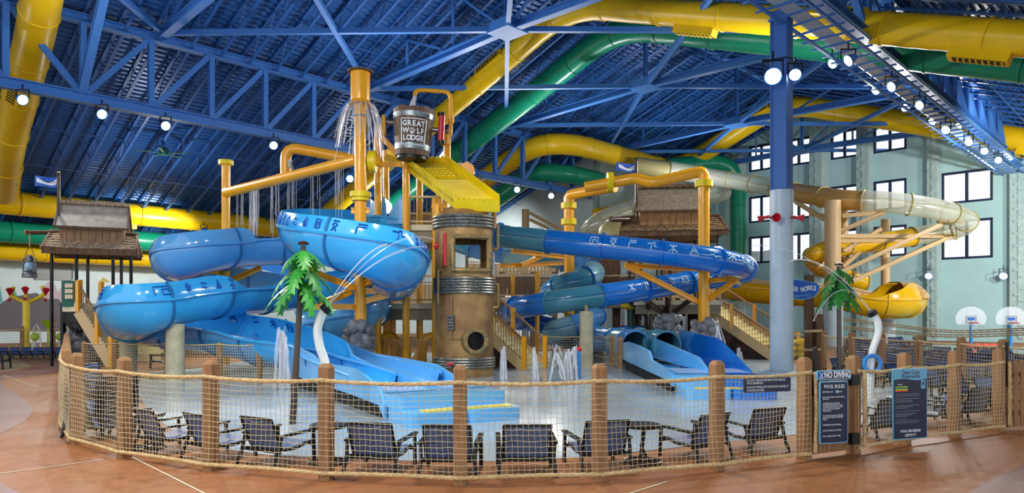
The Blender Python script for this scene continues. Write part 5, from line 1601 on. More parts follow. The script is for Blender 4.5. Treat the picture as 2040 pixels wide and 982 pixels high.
def rope_fence(label, posts, H, zt, zb_, out, pw=.16, cell=.07, rr=.028, near=True, sr=.0036, net=True, post_m='wood_post', skip=(), sag=.035, zpost=None):
    """posts: ground points; out: function giving the outward direction at a point"""
    t = thing('rope_fence', label, 'fence', (posts[0][0], posts[0][1], 0))
    P = [V((p[0], p[1], 0)) for p in posts]
    for i, p in enumerate(P):
        d = (P[min(i + 1, len(P) - 1)] - P[max(0, i - 1)]); rz = math.atan2(d.y, d.x)
        b = MB(); chamf_post(b, p, pw, H if zpost is None else zpost[i], rz)
        b.build('post', post_m, t, ang=20)
    rnd = random.Random(len(P))
    for i in range(len(P) - 1):
        if i in skip: continue
        o0, o1 = out(P[i]) * (pw / 2 + rr), out(P[i + 1]) * (pw / 2 + rr)
        a, c = P[i] + o0, P[i + 1] + o1
        tp = sagline(a + V((0, 0, zt)), c + V((0, 0, zt)), sag); bt = sagline(a + V((0, 0, zb_)), c + V((0, 0, zb_)), -sag * .3)
        for nm, ln in (('top_rope', tp), ('bottom_rope', bt)):
            b = MB()
            if near: twisted(b, ln, rr, .11)
            else: b.tube(ln, rr, 6)
            b.build(nm, 'rope', t)
        if not net: continue
        L = (c - a).length; nc = max(4, int(L / cell)); nr = max(4, int((zt - zb_) / cell))
        out_d = out(P[i].lerp(P[i + 1], .5))
        grid = []
        ph = rnd.uniform(0, 6)
        for r in range(nr + 1):
            row = []
            for k in range(nc + 1):
                f, g = k / nc, r / nr
                lo = a.lerp(c, f) + V((0, 0, zb_ + sag * .3 * 4 * f * (1 - f))); hi = a.lerp(c, f) + V((0, 0, zt - sag * 4 * f * (1 - f)))
                q = lo.lerp(hi, g)
                if 0 < k < nc:
                    q = q + (c - a).normalized() * (rnd.uniform(-.1, .1) * cell + .25 * cell * math.sin(g * 3 + ph)) + V((0, 0, rnd.uniform(-.1, .1) * cell)) + out_d * (.03 * math.sin(f * 9 + ph) * math.sin(g * PI))
                row.append(q)
            grid.append(row)
        b = MB()
        for r in range(nr + 1): b.tube(grid[r], sr, 3, caps=False)
        for k in range(nc + 1): b.tube([grid[r][k] for r in range(nr + 1)], sr, 3, caps=False)
        b.build('net', 'net', t, smooth=False, kind='stuff')
    return t
CEN = V((-.3, 17, 0))
def outd(p): 
    d = (V((p.x, p.y, 0)) - CEN); return d.normalized()
near_px = [(154, 884), (248, 911), (420, 937), (650, 955), (917, 965), (1194, 957), (1428, 936), (1602, 915)]
NP = [gnd(x, y) for x, y in near_px]
left_posts = []
p = V((-.634 * 13.0, 13.0, 0))
for k in range(8):
    left_posts.append(p + V((-.534, .843, 0)) * (1.8 * k))
Lp = list(reversed(left_posts))
rope_fence('long curved rope net fence round the splash pad, nearest the camera', Lp + NP, 1.474, 1.27, .10, outd)
gate_px = [(1700, 902), (1801, 884), (1901, 870), (1990, 858)]
RPs = [gnd(x, y) for x, y in gate_px]
rope_fence('rope net fence panel behind the tall waterworks sign', RPs, 1.474, 1.25, .10, lambda p: V((.25, -1, 0)).normalized())
for fo, pts_ in ((bpy.data.objects['rope_fence'], [NP[-1] + V((.12, -.1, 1.27)), NP[-1] + V((.14, -.1, .7)), NP[-1] + V((.12, -.1, .12))]),
        (bpy.data.objects['rope_fence.001'], [RPs[0] + V((.12, -.1, 1.24)), RPs[0] + V((.13, -.1, .7)), RPs[0] + V((.12, -.1, .12))]),
        (bpy.data.objects['rope_fence.001'], [RPs[-1] + V((.12, -.1, 1.24)), RPs[-1] + V((.13, -.1, .7)), RPs[-1] + V((.12, -.1, .12))])):
    b = MB(); twisted(b, pts_, .028, .11); b.build('end_rope', 'rope', fo)
# inner low fence left
IP = [gnd(168, 752 + 3), gnd(228, 755), gnd(333, 757), gnd(438, 759), gnd(517, 762), gnd(600, 765)]
IP = [G(168, 23.6), G(230, 23.3), G(333, 23), G(438, 22.6), G(517, 22.2), G(590, 21.8)]
rope_fence('low rope net fence between the concrete pillars', IP, 1.2, 1.14, .06, lambda p: V((0, -1, 0)), .14, .085, .022, False, .005)
IP2 = [G(640, 27.5), G(700, 27.5), G(760, 27.3), G(815, 27), G(868, 26.8)]
rope_fence('low rope net fence behind the rock pile and bronze tower', IP2, 1.2, 1.14, .06, lambda p: V((0, -1, 0)), .14, .1, .02, False, .005)
IP3 = [G(1085, 29.6), G(1164, 29.3), G(1219, 28.9), G(1236, 27)]
rope_fence('low rope net fence beside the concrete pillar under the tubes', IP3, 1.25, 1.18, .06, lambda p: V((0, -1, 0)), .14, .1, .02, False, .005)
IP4 = [G(1196, 36), G(1228, 35), G(1258, 34), G(1300, 33.6)]
rope_fence('low rope fence in front of the stacked blue rafts', IP4, 1.15, 1.05, .06, lambda p: V((0, -1, 0)), .2, .14, .025, False, .006)
IP5 = [G(1540, 31), G(1641, 26.6), G(1697, 24.4), G(1757, 22.9), G(1830, 21.3), G(1915, 19.1), G(1998, 17.6), G(2090, 16)]
rope_fence('rope net fence in front of the pool seating area on the right', IP5, 1.474, 1.3, .12, lambda p: V((-.6, -1, 0)).normalized(), .17, .09, .024, False, .0045)
IP6 = [G(-60, 36), G(44, 37), G(106, 38), G(162, 39), G(215, 40)]
rope_fence('far rope fence before the painted mountains', IP6, 1.474, 1.3, .12, lambda p: V((0, -1, 0)), .2, .14, .03, False, .006)
# ---- gate with boards between two posts, and picket fence at the right edge
gA, gB = NP[-1], RPs[0]
t = thing('wooden_gate', 'wooden board gate carrying the pool rules signs', 'gate', gA)
gd = (gB - gA).normalized(); gn = V((gd.y, -gd.x, 0)); gz = math.atan2(gd.y, gd.x)
gl = (gB - gA).length
for k in range(5):
    c = gA + gd * (gl * (k + .9) / 5.9 + .02); MB().box(c + V((0, 0, .64)), (gl / 6.3, .04, 1.16), gz).build('board', 'wood_post', t, smooth=False)
for z in (.3, 1.1): MB().box(gA + gd * gl * .5 + V((0, 0, z)) - gn * .05, (gl * .8, .05, .1), gz).build('cross_rail', 'wood_post', t, smooth=False)
MB().tube([gA + gd * .17 + gn * .05 + V((0, 0, 1.62)), gA + gd * .17 + gn * .05 + V((0, 0, .92))], .035, 10).build('latch', 'black_metal', t)
MB().box(gA + gd * .15 + gn * .05 + V((0, 0, 1.0)), (.1, .08, .14), gz).build('latch_box', 'black_metal', t, smooth=False)
for z in (.24, 1.12):
    MB().box(gB - gd * .1 + gn * .09 + V((0, 0, z)), (.16, .07, .16), gz).build('hinge', 'black_metal', t, smooth=False)
t = thing('picket_fence', 'pointed picket fence at the right edge of the photo', 'fence', RPs[-1])
pd = V((1, .35, 0)).normalized()
for k in range(6):
    c = RPs[-1] + pd * (.24 + k * .17)
    h = 1.22
    poly = [(-.055, 0), (.055, 0), (.055, h - .06), (.03, h), (-.03, h), (-.055, h - .06)]
    M = Matrix((pd, V((0, 0, 1)), V((pd.y, -pd.x, 0)))).transposed()
    MB().prism(poly, .03, M, c + V((0, 0, .05))).build('picket', 'wood_post', t, smooth=False)
for z in (.3, 1.0): MB().beam(RPs[-1] + V((0, .04, z)), RPs[-1] + pd * 1.3 + V((0, .04, z)), .04, .09).build('rail', 'wood_post', t, smooth=False)
MB().tube([RPs[-1] + V((.13, -.02, .8)), RPs[-1] + V((.13, -.02, 1.6))], .03, 8).build('latch', 'black_metal', t)

# ================================================================== signs
def board(name, label, c0, c1, ytop, ybot, D0, D1, m, cat='sign', th=.02, border=None):
    A, B = at(c0, ybot[0], D0), at(c1, ybot[1], D1)
    tl, tr_ = at(c0, ytop[0], D0), at(c1, ytop[1], D1)
    xd = (V((B.x, B.y, 0)) - V((A.x, A.y, 0))); W = xd.length; xd.normalize()
    z0, z1 = (A.z + B.z) / 2, (tl.z + tr_.z) / 2
    t = thing(name, label, cat, (A.x, A.y, z0))
    n = V((xd.y, -xd.x, 0)); org = V((A.x, A.y, z0)); Hh = z1 - z0
    M3 = Matrix((xd, V((0, 0, 1)), n)).transposed()
    def rr(w_, h_, r, ox=0, oy=0):
        out = []
        for cx, cy, a0 in ((w_ - r, h_ - r, 0), (r, h_ - r, PI / 2), (r, r, PI), (w_ - r, r, 3 * PI / 2)):
            for k in range(5): out.append((ox + cx + r * math.cos(a0 + k * PI / 8), oy + cy + r * math.sin(a0 + k * PI / 8)))
        return out
    MB().prism(rr(W, Hh, .02), th, M3, org).build('panel', border or m, t, ang=20)
    if border: MB().prism(rr(W - .03, Hh - .03, .018, .015, .015), .004, M3, org + n * th).build('face', m, t, ang=20)
    def put(txt, x, y, size, mm='sign_white', align='CENTER', xs=1.0, off=0.0):
        M = facing(org + xd * (x * W) + V((0, 0, y * Hh)) + n * (th + .006), xd)
        text('lettering', txt, size, mm, M, t, align, .0012, off, xs)
    def rect(x, y, w_, h_, mm, nm='mark', e=.006, r=.01):
        MB().prism(rr(w_, h_, min(r, w_ * .45, h_ * .45), x * W - w_ / 2, y * Hh - h_ / 2), .003, M3, org + n * (th + e - .003)).build(nm, mm, t, ang=20)
    return t, W, Hh, put, rect, (org, xd, n, M3, th)
# no diving
t, W, Hh, put, rect, fr = board('no_diving_sign', 'navy sign reading NO DIVING on top of the gate', 1626, 1693, (741, 734), (759, 753), 10.0, 10.15, 'sign_navy', border='sign_cyan', th=.025)
put('NO DIVING', .585, .5, .125, xs=.68, off=.005)
rect(.11, .5, .085, .10, 'symbol_dark', 'icon_panel')
org, xd, n, M3, th = fr
ic = MB(); c = org + xd * (.11 * W) + V((0, 0, .5 * Hh)) + n * (th + .008)
for a, b_ in (((-.03, .04), (.03, -.04)), ((.03, .04), (-.03, -.04)), ((-.02, -.04), (.02, -.04))):
    ic.beam(c + xd * a[0] + V((0, 0, a[1])), c + xd * b_[0] + V((0, 0, b_[1])), .006, .008)
ic.build('icon', 'sign_white', t, smooth=False)
# pool rules
t, W, Hh, put, rect, fr = board('pool_rules_sign', 'navy POOL RULES sign hanging on the gate below NO DIVING', 1631, 1687, (761, 757), (886, 879), 10.0, 10.13, 'sign_navy', border='sign_cyan', th=.025)
put('POOL RULES', .5, .915, .072, xs=.85, off=.001)
for y, s_ in ((.83, 'BATHING LOAD        PERSONS'), (.745, 'NO FOOD/DRINK ON WET DECK'), (.715, 'OR POOL.'), (.645, 'COMMERCIALLY BOTTLED'), (.615, 'WATER IN PLASTIC BOTTLES IS'), (.585, 'ALLOWED ON THE POOL WET'), (.555, 'DECK FOR POOL PATRON'), (.525, 'HYDRATION.'),
               (.45, 'NO ANIMALS/GLASS IN FENCED'), (.42, "AREA (OR 50' FROM UNFENCED"), (.39, 'POOL).'), (.30, 'SHOWER BEFORE ENTERING.'), (.21, 'DO NOT SWALLOW WATER.'), (.12, 'POOL HOURS: 9AM TO 9PM.')):
    put(s_, .09, y, .0295, align='LEFT', xs=.82)
rect(.60, .83, .055, .04, 'sign_cyan', 'number_patch')
# fountain warning
t, W, Hh, put, rect, fr = board('fountain_sign', 'navy fountain warning sign hung on the net left of the gate', 1480, 1574, (755, 750), (783, 778), 9.55, 9.75, 'sign_navy', th=.015)
for y, s_ in ((.84, 'DO NOT USE FOUNTAIN IF YOU ARE ILL'), (.64, 'WITH DIARRHEA.'), (.36, 'DO NOT SWALLOW FOUNTAIN WATER, IT'), (.14, 'IS RECIRCULATED.')):
    put(s_, .06, y, .043, align='LEFT', xs=.78)
# waterworks sign
t, W, Hh, put, rect, fr = board('waterworks_sign', 'tall cyan and navy waterworks sign on the net right of the gate', 1777, 1845, (736, 732), (877, 871), 10.85, 11.05, 'sign_navy', border='sign_cyan', th=.02)
org, xd, n, M3, th = fr
wv = [(0.012, Hh - .012)] + [(W * k / 12 * .97 + .012, Hh * .845 + .014 * math.sin(k * .55)) for k in range(13)] + [(W - .012, Hh - .012)]
MB().prism(wv, .003, M3, org + n * (th + .004)).build('header', 'sign_cyan', t, smooth=False)
put('Otter Cove', .5, .945, .085, 'sign_navy', xs=.82, off=.002); put('Waterworks', .5, .89, .085, 'sign_navy', xs=.82, off=.002)
put('Minimal', .12, .78, .03, align='LEFT')
for y, mm, wd in ((.745, 'lime', .36), (.725, 'duct_green', .36), (.705, 'yellow_pipe', .36), (.685, 'orange_red', .36)):
    rect(.06 + wd / 2, y, wd * W, .016, mm, 'risk_bar', r=.002)
rect(.87, .77, .085, .13, 'sign_cyan', 'info_icon'); rect(.87, .785, .03, .05, 'sign_navy', 'icon_figure', e=.009, r=.014)
rnd = random.Random(11)
for y in (.64, .615, .575, .55, .53, .48, .46, .44, .40, .365, .345, .325, .285, .26, .235):
    wd = rnd.choice((.35, .5, .62, .7)); 
    rect(.06 + wd / 2, y, wd * W, .006, 'grey_panel', 'fine_print', r=.001)
put('POOL MAXIMUM', .5, .115, .058, xs=.9, off=.001); put('DEPTH 9"', .5, .055, .058, xs=.9, off=.001)

# ================================================================== chairs
def make_chair(sling='sling'):
    t = thing('sling_chair', 'low sling chair', 'chair', (0, 0, 0))
    Wd = .27
    def tb(pts, r, nm, m='chair_frame', parent=t): return MB().tube(rounded([V(p) for p in pts], .05, 3), r, 8).build(nm, m, parent)
    bk_ = [(-.24, .21), (-.33, .40), (-.42, .63)]
    st = [(-.24, .21), (.0, .215), (.24, .27)]
    for nm, prof, m in (('back_sling', bk_, sling), ('seat_sling', st, sling)):
        b = MB(); vs = []
        for (y, z) in prof:
            for x in (-Wd, -Wd / 2, 0, Wd / 2, Wd):
                s_ = .018 * (1 - (x / Wd) ** 2); vs.append((x, y - (s_ if nm == 'back_sling' else 0), z - (s_ if nm == 'seat_sling' else 0)))
        n = len(vs); off = (0, .012, 0) if nm == 'back_sling' else (0, 0, .012)
        vs2 = [(v[0] + off[0], v[1] + off[1], v[2] + off[2]) for v in vs]
        fs = [(r * 5 + k, r * 5 + k + 1, (r + 1) * 5 + k + 1, (r + 1) * 5 + k) for r in range(2) for k in range(4)]
        b.add(vs + vs2, fs + [tuple(i + n for i in reversed(f)) for f in fs])
        b.build(nm, m, t)
    for s_ in (-1, 1):
        x = s_ * (Wd + .02)
        tb([(x, -.43, .645), (x, -.33, .40), (x, -.24, .205), (x, .0, .20), (x, .26, .265)], .018, 'side_frame')
        x2 = s_ * .35
        tb([(x2, .27, .0), (x2, .25, .41)], .027, 'front_leg')
        tb([(x2, -.44, .0), (x2 - s_ * .02, -.36, .22), (x2, -.30, .40)], .025, 'rear_leg')
        MB().beam((x2, -.33, .405), (x2, .30, .425), .065, .03).build('armrest', 'chair_frame', t, smooth=False)
        MB().beam((x, .2, .24), (x2, .255, .24), .03, .03).build('leg_link', 'chair_frame', t, smooth=False)
        MB().beam((x, -.3, .2), (x2 - s_ * .02, -.37, .2), .03, .03).build('leg_link', 'chair_frame', t, smooth=False)
    tb([(-Wd - .02, -.43, .64), (Wd + .02, -.43, .64)], .018, 'top_bar')
    MB().beam((-.33, -.30, .20), (.33, -.30, .20), .03, .055).build('rear_bar', 'chair_frame', t, smooth=False)
    tb([(-.35, .26, .22), (.35, .26, .22)], .018, 'front_bar')
    tb([(-Wd, -.34, .42), (Wd, -.34, .42)], .010, 'mid_bar')
    tb([(-Wd * .6, -.42, .60), (0, -.445, .575), (Wd * .6, -.42, .60)], .008, 'strap', 'grey_panel')
    return t
chair0 = make_chair(); chair1 = make_chair('sling_blue')
first = {0: True, 1: True}
def place(proto, loc, rz, label, group, sc_=1.0, tilt=None):
    idx = 0 if proto is chair0 else 1
    if first[idx]: o = proto; first[idx] = False
    else: o = copy_tree(proto)
    o.location = loc; o.rotation_euler = (tilt or 0, 0, rz); o.scale = (sc_, sc_, sc_)
    o['label'] = label; o['group'] = group; o['category'] = 'chair'
    return o
nearch = [(240, 872, -95, 'sling chair turned sideways beside the stacked chairs behind the curved fence'), (345, 897, -38, 'sling chair first left of the second near fence post'), (446, 909, -36, 'sling chair directly behind the second near fence post'), (560, 918, -30, 'sling chair between second near post and the leaning palm'),
  (762, 932, -12, 'sling chair standing alone right of the post in front of the white spray pipe'), (900, 938, -3, 'sling chair half hidden by the fence post below the bronze tower'), (1047, 936, 2, 'sling chair in the middle of the widest net span'), (1187, 926, 14, 'sling chair half hidden by the post right of the middle'),
  (1378, 908, 34, 'sling chair just right of the standing side table'), (1492, 893, 24, 'sling chair below the fountain warning sign'), (1728, 868, 28, 'sling chair behind the net between gate and waterworks sign'), (1838, 846, 60, 'sling chair partly behind the waterworks sign'), (1915, 836, 20, 'sling chair seen through the net right of the waterworks sign')]
for px, py, rz, lab in nearch:
    g = gnd(px, py); place(chair0, g, math.radians(rz), lab, 'sling chairs along the near fence', 1.05)
# stacked chairs at the left
sp = gnd(206, 866)
words = ['lowest', 'second lowest', 'third lowest', 'fourth', 'fifth', 'sixth', 'seventh', 'eighth', 'topmost']
for k in range(9):
    place(chair0, sp + V((-.02 * k, .05 * k, .06 * k)), math.radians(-100), '%s chair of the chair stack behind the left fence posts' % words[k], 'stacked sling chairs', 1.1)
# tables
def make_table():
    t = thing('side_table', 'x', 'table', (0, 0, 0))
    MB().lathe([(0, .5), (.25, .5), (.26, .515), (.26, .54), (.25, .55), (0, .55)], 28).build('table_top', 'chair_frame', t)
    MB().tube([(.03, 0, .5), (-.02, 0, .02)], .03, 8).build('column', 'chair_frame', t)
    MB().tube([(-.02, 0, .25), (.1, .05, .02)], .02, 8).build('brace', 'chair_frame', t)
    MB().tube([(.26 * math.cos(a * PI / 12), .26 * math.sin(a * PI / 12), .02) for a in range(24)], .016, 6, closed=True).build('ring_foot', 'chair_frame', t)
    MB().beam((-.25, 0, .02), (.25, 0, .02), .03, .02).beam((0, -.25, .02), (0, .25, .02), .03, .02).build('foot_cross', 'chair_frame', t, smooth=False)
    return t
tb0 = make_table()
for i, (px, py, lab) in enumerate(((654, 922, 'round side table partly hidden by the post before the white spray pipe'), (1279, 921, 'round side table with ring foot standing between two chairs'), (293, 893, 'round side table between the stacked chairs and first sling chair'), (1795, 850, 'round side table tucked behind the waterworks sign'))):
    o = tb0 if i == 0 else copy_tree(tb0)
    o.location = gnd(px, py); o['label'] = lab; o['group'] = 'round side tables'; o['category'] = 'table'

# ================================================================== palms and spray pipes
def frond(M3, org, L, droop, w, name, m, parent):
    # jagged leaf blade, bent downwards
    out = []; teeth = 6
    up = []; 
    for k in range(teeth * 2 + 1):
        f = k / (teeth * 2)
        env = math.sin(PI * min(1, f * .92 + .06)) ** .7
        wd = w * env * (1.0 if k % 2 else .38)
        up.append((f * L + (.10 * L if k % 2 else 0), wd))
    def B(x, y):
        f = x / L
        return org + M3 @ V((x * math.cos(droop * f * .6), y, -x * math.sin(droop * (.35 + .65 * f)) - abs(y) * .35))
    b = MB(); th = V((0, 0, .012))
    n = len(up)
    for k in range(n - 1):
        for s_ in (1, -1):
            c0, c1 = up[k], up[k + 1]
            q = [B(min(L, k / (n - 1) * L), 0), B(min(L, (k + 1) / (n - 1) * L), 0), B(c1[0], c1[1] * s_), B(c0[0], c0[1] * s_)]
            if s_ < 0: q.reverse()
            b.add(q + [p - th for p in q], [(0, 1, 2, 3), (7, 6, 5, 4)] + [(j, j + 4, (j + 1) % 4 + 4, (j + 1) % 4) for j in range(4)])
    b.build(name, m, parent, smooth=False)
def palm(label, base, top, r, scale, m, seed):
    base, top = V(base), V(top)
    t = thing('spray_palm', label, 'palm', base)
    MB().tube([base, base.lerp(top, .33), base.lerp(top, .34), top], [r, r, r * .92, r * .85], 14).build('pole', 'palm_pole', t)
    MB().lathe([(0, -.02), (.10, -.02), (.11, .02), (.07, .05), (0, .06)], 16, top + V((0, 0, .04))).build('cap', 'palm_pole', t)
    rnd = random.Random(seed); d = (top - base).normalized()
    for tier, (dz, L, n) in enumerate(((.06, .46, 5), (.34, .62, 6), (.58, .70, 7))):
        for k in range(n):
            a = 2 * PI * (k + .4 * tier) / n + rnd.uniform(-.12, .12)
            R = Matrix.Rotation(a, 3, 'Z')
            frond(R, top - d * dz * scale, L * scale, .95 + rnd.uniform(-.1, .15), .15 * scale, 'frond', m if (k + tier) % 3 else 'leaf_dark', t)
    return t
palm('leaning palm spray post with bright green metal fronds before the blue slide', gnd(583, 845), at(604, 490, 13.6), .062, 1.12, 'leaf', 4)
palm('palm spray post with darker green fronds in front of the window wall', V((at(1673, 770, 19.4).x, 19.4, 0)), at(1671, 530, 19.4), .07, 1.05, 'leaf_dark', 9)
def cannon(label, pts, r):
    t = thing('spray_pipe', label, 'spray pipe', pts[0])
    P_ = [V(c[:3]) for c in crom([tuple(p) for p in pts], 8)]
    MB().tube(P_, r, 14).build('pipe', 'pipe_white', t)
    d = (P_[-1] - P_[-2]).normalized()
    MB().tube([P_[-1] - d * .04, P_[-1] + d * .07], r * 1.35, 14).build('nozzle_ring', 'black_metal', t)
    MB().lathe([(r * 1.6, 0), (r * 1.6, .03), (r, .05)], 14, pts[0]).build('foot', 'pipe_white', t)
    return t, P_[-1]
g0 = gnd(655, 842)
t, tipL = cannon('white curved spray pipe behind the near fence left of centre', [g0, at(650, 735, g0.y), at(637, 690, g0.y), at(633, 655, g0.y), at(643, 622, g0.y), at(648, 616, g0.y)], .085)
g1 = gnd(1733, 798)
t, tipR = cannon('white curved spray pipe beside the right-hand palm', [g1, at(1734, 745, g1.y), at(1738, 700, g1.y), at(1749, 665, g1.y), at(1748, 640, g1.y), at(1738, 625, g1.y)], .085)
c = at(1733, 724, g1.y)
MB().tube([c + V((.2 * math.cos(a * PI / 10), -.12, .2 * math.sin(a * PI / 10))) for a in range(20)], .05, 8, closed=True).build('aim_ring', 'hoop_blue', t)
t['category'] = 'spray pipe'

# ================================================================== water
def stream(pts, r, name, parent, m='water_spray', n=6, wob=.0, seed=0):
    rnd = random.Random(seed)
    Q = [V(p) + V((rnd.uniform(-wob, wob), rnd.uniform(-wob, wob), 0)) for p in pts]
    MB().tube(Q, r, n).build(name, m, parent)
def arc(p, q, h, n=14):
    p, q = V(p), V(q)
    return [p.lerp(q, k / n) + V((0, 0, h * 4 * (k / n) * (1 - k / n))) for k in range(n + 1)]
def jet(label, px, yb, ytop, spread=.12, n=7, seed=0, r=.03, lean=0.0):
    g = gnd(px, yb); h = at(px, ytop, g.y).z
    t = thing('water_jet', label, 'water jet', g, 'ground water jets')
    rnd = random.Random(seed)
    for k in range(n):
        hh = h * rnd.uniform(.7, 1.0); dx = rnd.uniform(-spread, spread) + lean; dy = rnd.uniform(-spread, spread)
        pk = g + V((dx * .5, dy * .5, hh)); dn = g + V((dx * 1.3, dy, .02))
        up = [g.lerp(pk, f / 5) for f in range(6)]
        down = [pk.lerp(dn, f / 6) + V((0, 0, (pk.z - dn.z) * (f / 6) * (1 - f / 6) * .7)) for f in range(1, 7)]
        L_ = up + down
        stream(L_, [r * (.5 + .7 * abs(math.sin(j * 1.3 + k))) for j in range(len(L_))], 'strand', t, 'water_spray' if k % 2 else 'water_mist', 6, .015, k)
    for k in range(26):
        f = rnd.uniform(.3, 1.0); p = g + V((rnd.uniform(-spread, spread) * .7 + lean * .4, rnd.uniform(-spread, spread), h * f))
        stream([p, p - V((0, 0, rnd.uniform(.04, .16)))], .010, 'droplet', t, 'water_spray', 4)
    return t
jet('foaming water jet in front of the dark slide left of the palm', 563, 775, 648, .16, 9, 1, .045)
jet('water jet at the right foot of the bronze tower', 1001, 757, 690, .10, 7, 2, .04)
jet('water jet before the cream stairs', 1063, 757, 690, .10, 7, 3, .045)
t = jet('arching water jet between the stairs and concrete pillar', 1096, 758, 684, .08, 5, 4, .035, .35)
jet('water jet left of the nozzle post under the tubes', 1131, 757, 694, .10, 6, 5, .035)
jet('tall water jet before the concrete pillar', 1150, 757, 686, .09, 6, 6, .035, -.18)
jet('tall thin water jet beside the rocks of the right yellow pole', 1421, 742, 628, .10, 5, 7, .03, .35)
jet('small water jet below the broad stairs', 1473, 731, 692, .10, 6, 8, .04)
g = gnd(1153, 755)
t = thing('nozzle_post', 'short blue nozzle post with red tap among the water jets', 'nozzle', g)
MB().tube([g, g + V((0, 0, .9))], .07, 10).build('post', 'hoop_blue', t)
MB().blob(g + V((0, 0, .97)), (.1, .1, .1), 4, 10, 7, 0).build('tap', 'red_paint', t)
# dump head spill
t = thing('spilling_water', 'water falling in a ring from the yellow pole head', 'water', at(718, 210, 24))
c = at(718, 207, 24); rnd = random.Random(21)
for k in range(46):
    a = 2 * PI * k / 46 + rnd.uniform(-.1, .1); v0 = rnd.uniform(.55, 1.05); L_ = []
    T_ = rnd.uniform(.38, .62)
    for j in range(9):
        tt = T_ * j / 8
        L_.append(c + V((math.cos(a) * (.38 + v0 * tt), math.sin(a) * (.38 + v0 * tt), -.02 - 4.9 * tt * tt)))
    stream(L_, [rnd.uniform(.012, .03) for _ in L_], 'strand', t, 'water_spray' if k % 3 == 0 else 'water_mist', 5, .012, k)
# bar drips
t = thing('dripping_water', 'thin water threads falling from the inclined spray bar', 'water', at(560, 400, 26)); rnd = random.Random(5)
for k in range(64):
    f = rnd.choice((.12, .24, .26, .42, .55, .72, .88)) + rnd.uniform(-.035, .035)
    p = at(450, 384, 29.2).lerp(at(712, 318, 24.1), f) - V((0, 0, .2))
    L = rnd.uniform(.8, 2.1)
    stream([p, p - V((0, 0, L * .5)), p - V((0, 0, L))], .007, 'thread', t, 'water_spray', 4, .015, k)
# bucket fill
t = thing('filling_water', 'water pouring from the thin yellow pipe into the bucket', 'water', at(826, 190, 25.6))
for k in range(5):
    stream([at(826 + k * .4, 191, 25.6), at(823 + (k - 2) * 1.2, 205, 25.6), at(820 + (k - 2) * 2.0, 224, 25.6)], [.05, .06, .08], 'strand', t, 'water_spray', 8, .01, k)
# cannon sprays
t = thing('arching_spray', 'thin spray lines arching from the left white pipe over the blue slide', 'water', tipL)
for k, (q, h) in enumerate(((at(770, 487, 18.5), .25), (at(862, 476, 18.8), .5), (at(850, 492, 18.6), .35), (at(805, 500, 17.6), .2))):
    stream(arc(tipL, q, h), [.007 + .0012 * j for j in range(15)], 'spray_line', t, 'water_mist' if k else 'water_spray', 5)
t = thing('arching_spray', 'thin spray lines arching from the right white pipe past the palm', 'water', tipR)
for k, (q, h) in enumerate(((at(1575, 520, 20), .45), (at(1620, 640, 18.6), .7), (at(1500, 490, 21), .5))):
    stream(arc(tipR, q, h), [.007 + .001 * j for j in range(15)], 'spray_line', t, 'water_mist' if k else 'water_spray', 5)

# ================================================================== background things
# ---- flower sprayer left
D = 38.0; b0 = V((at(52, 690, D).x, D, 0))
t = thing('flower_sprayer', 'yellow three-armed sprayer with red flower cups before the mural', 'spray feature', b0)
MB().tube([b0, at(52, 600, D)], .17, 12).build('stem', 'yellow_pipe', t)
for tip, mid in ((at(27, 571, D), at(24, 588, D)), (at(51, 570, D), at(52, 585, D)), (at(84, 570, D), at(86, 587, D))):
    MB().tube([V(c) for c in crom([tuple(at(52, 604, D)), tuple(mid), tuple(tip)], 8)], .10, 10).build('arm', 'yellow_pipe', t)
for px, y, dx in ((19, 580, 0), (50, 578, 0), (91, 580, 0)):
    c = at(px, y + 9, D - .3)
    MB().lathe([(.02, 0), (.10, .12), (.24, .34), (.12, .42), (.0, .4)], 4, c).build('flower_cup', 'red_paint', t, smooth=False)
    MB().tube([c - V((0, 0, .18)), c], .02, 6).build('drop_wire', 'yellow_pipe', t)
    MB().blob(c - V((0, 0, .22)), (.09, .09, .09), 2, 8, 6, 0).build('bead', 'red_paint', t)
for px, y, lab in ((96, 640, 'lime green funnel sprayer beyond the far rope fence'),):
    c = at(px, 668, 41)
    t = thing('funnel_sprayer', lab, 'spray feature', V((c.x, c.y, 0)))
    MB().tube([V((c.x, c.y, 0)), at(px, 655, 41)], .06, 8).build('stem', 'lime', t)
    MB().lathe([(.06, 0), (.16, .2), (.38, .5), (.34, .5), (.1, .2)], 12, at(px, 655, 41)).build('funnel', 'lime', t)
for px, lab in ((70, 'green spray ball left of the lime funnel'), (120, 'green spray ball right of the lime funnel')):
    c = at(px, 671, 40)
    t = thing('spray_ball', lab, 'spray feature', V((c.x, c.y, 0)), 'green spray balls')
    MB().blob(c, (.22, .22, .24), 3, 14, 9, .02).build('ball', 'lime', t)
    MB().tube([V((c.x, c.y, 0)), c], .08, 8).build('stem', 'pipe_white', t)
for px, lab in ((73, 'white hoop pipe behind the green spray ball'), (131, 'white hoop pipe right of the lime funnel')):
    c = at(px, 672, 41.5)
    t = thing('hoop_pipe', lab, 'spray feature', V((c.x, c.y, 0)), 'white hoop pipes')
    MB().tube([V((c.x - .25, c.y, 0)), at(px - 6, 655, 41.5), at(px, 646, 41.5), at(px + 5, 655, 41.5), V((c.x + .25, c.y, 0))], .05, 8).build('hoop', 'pipe_white', t)
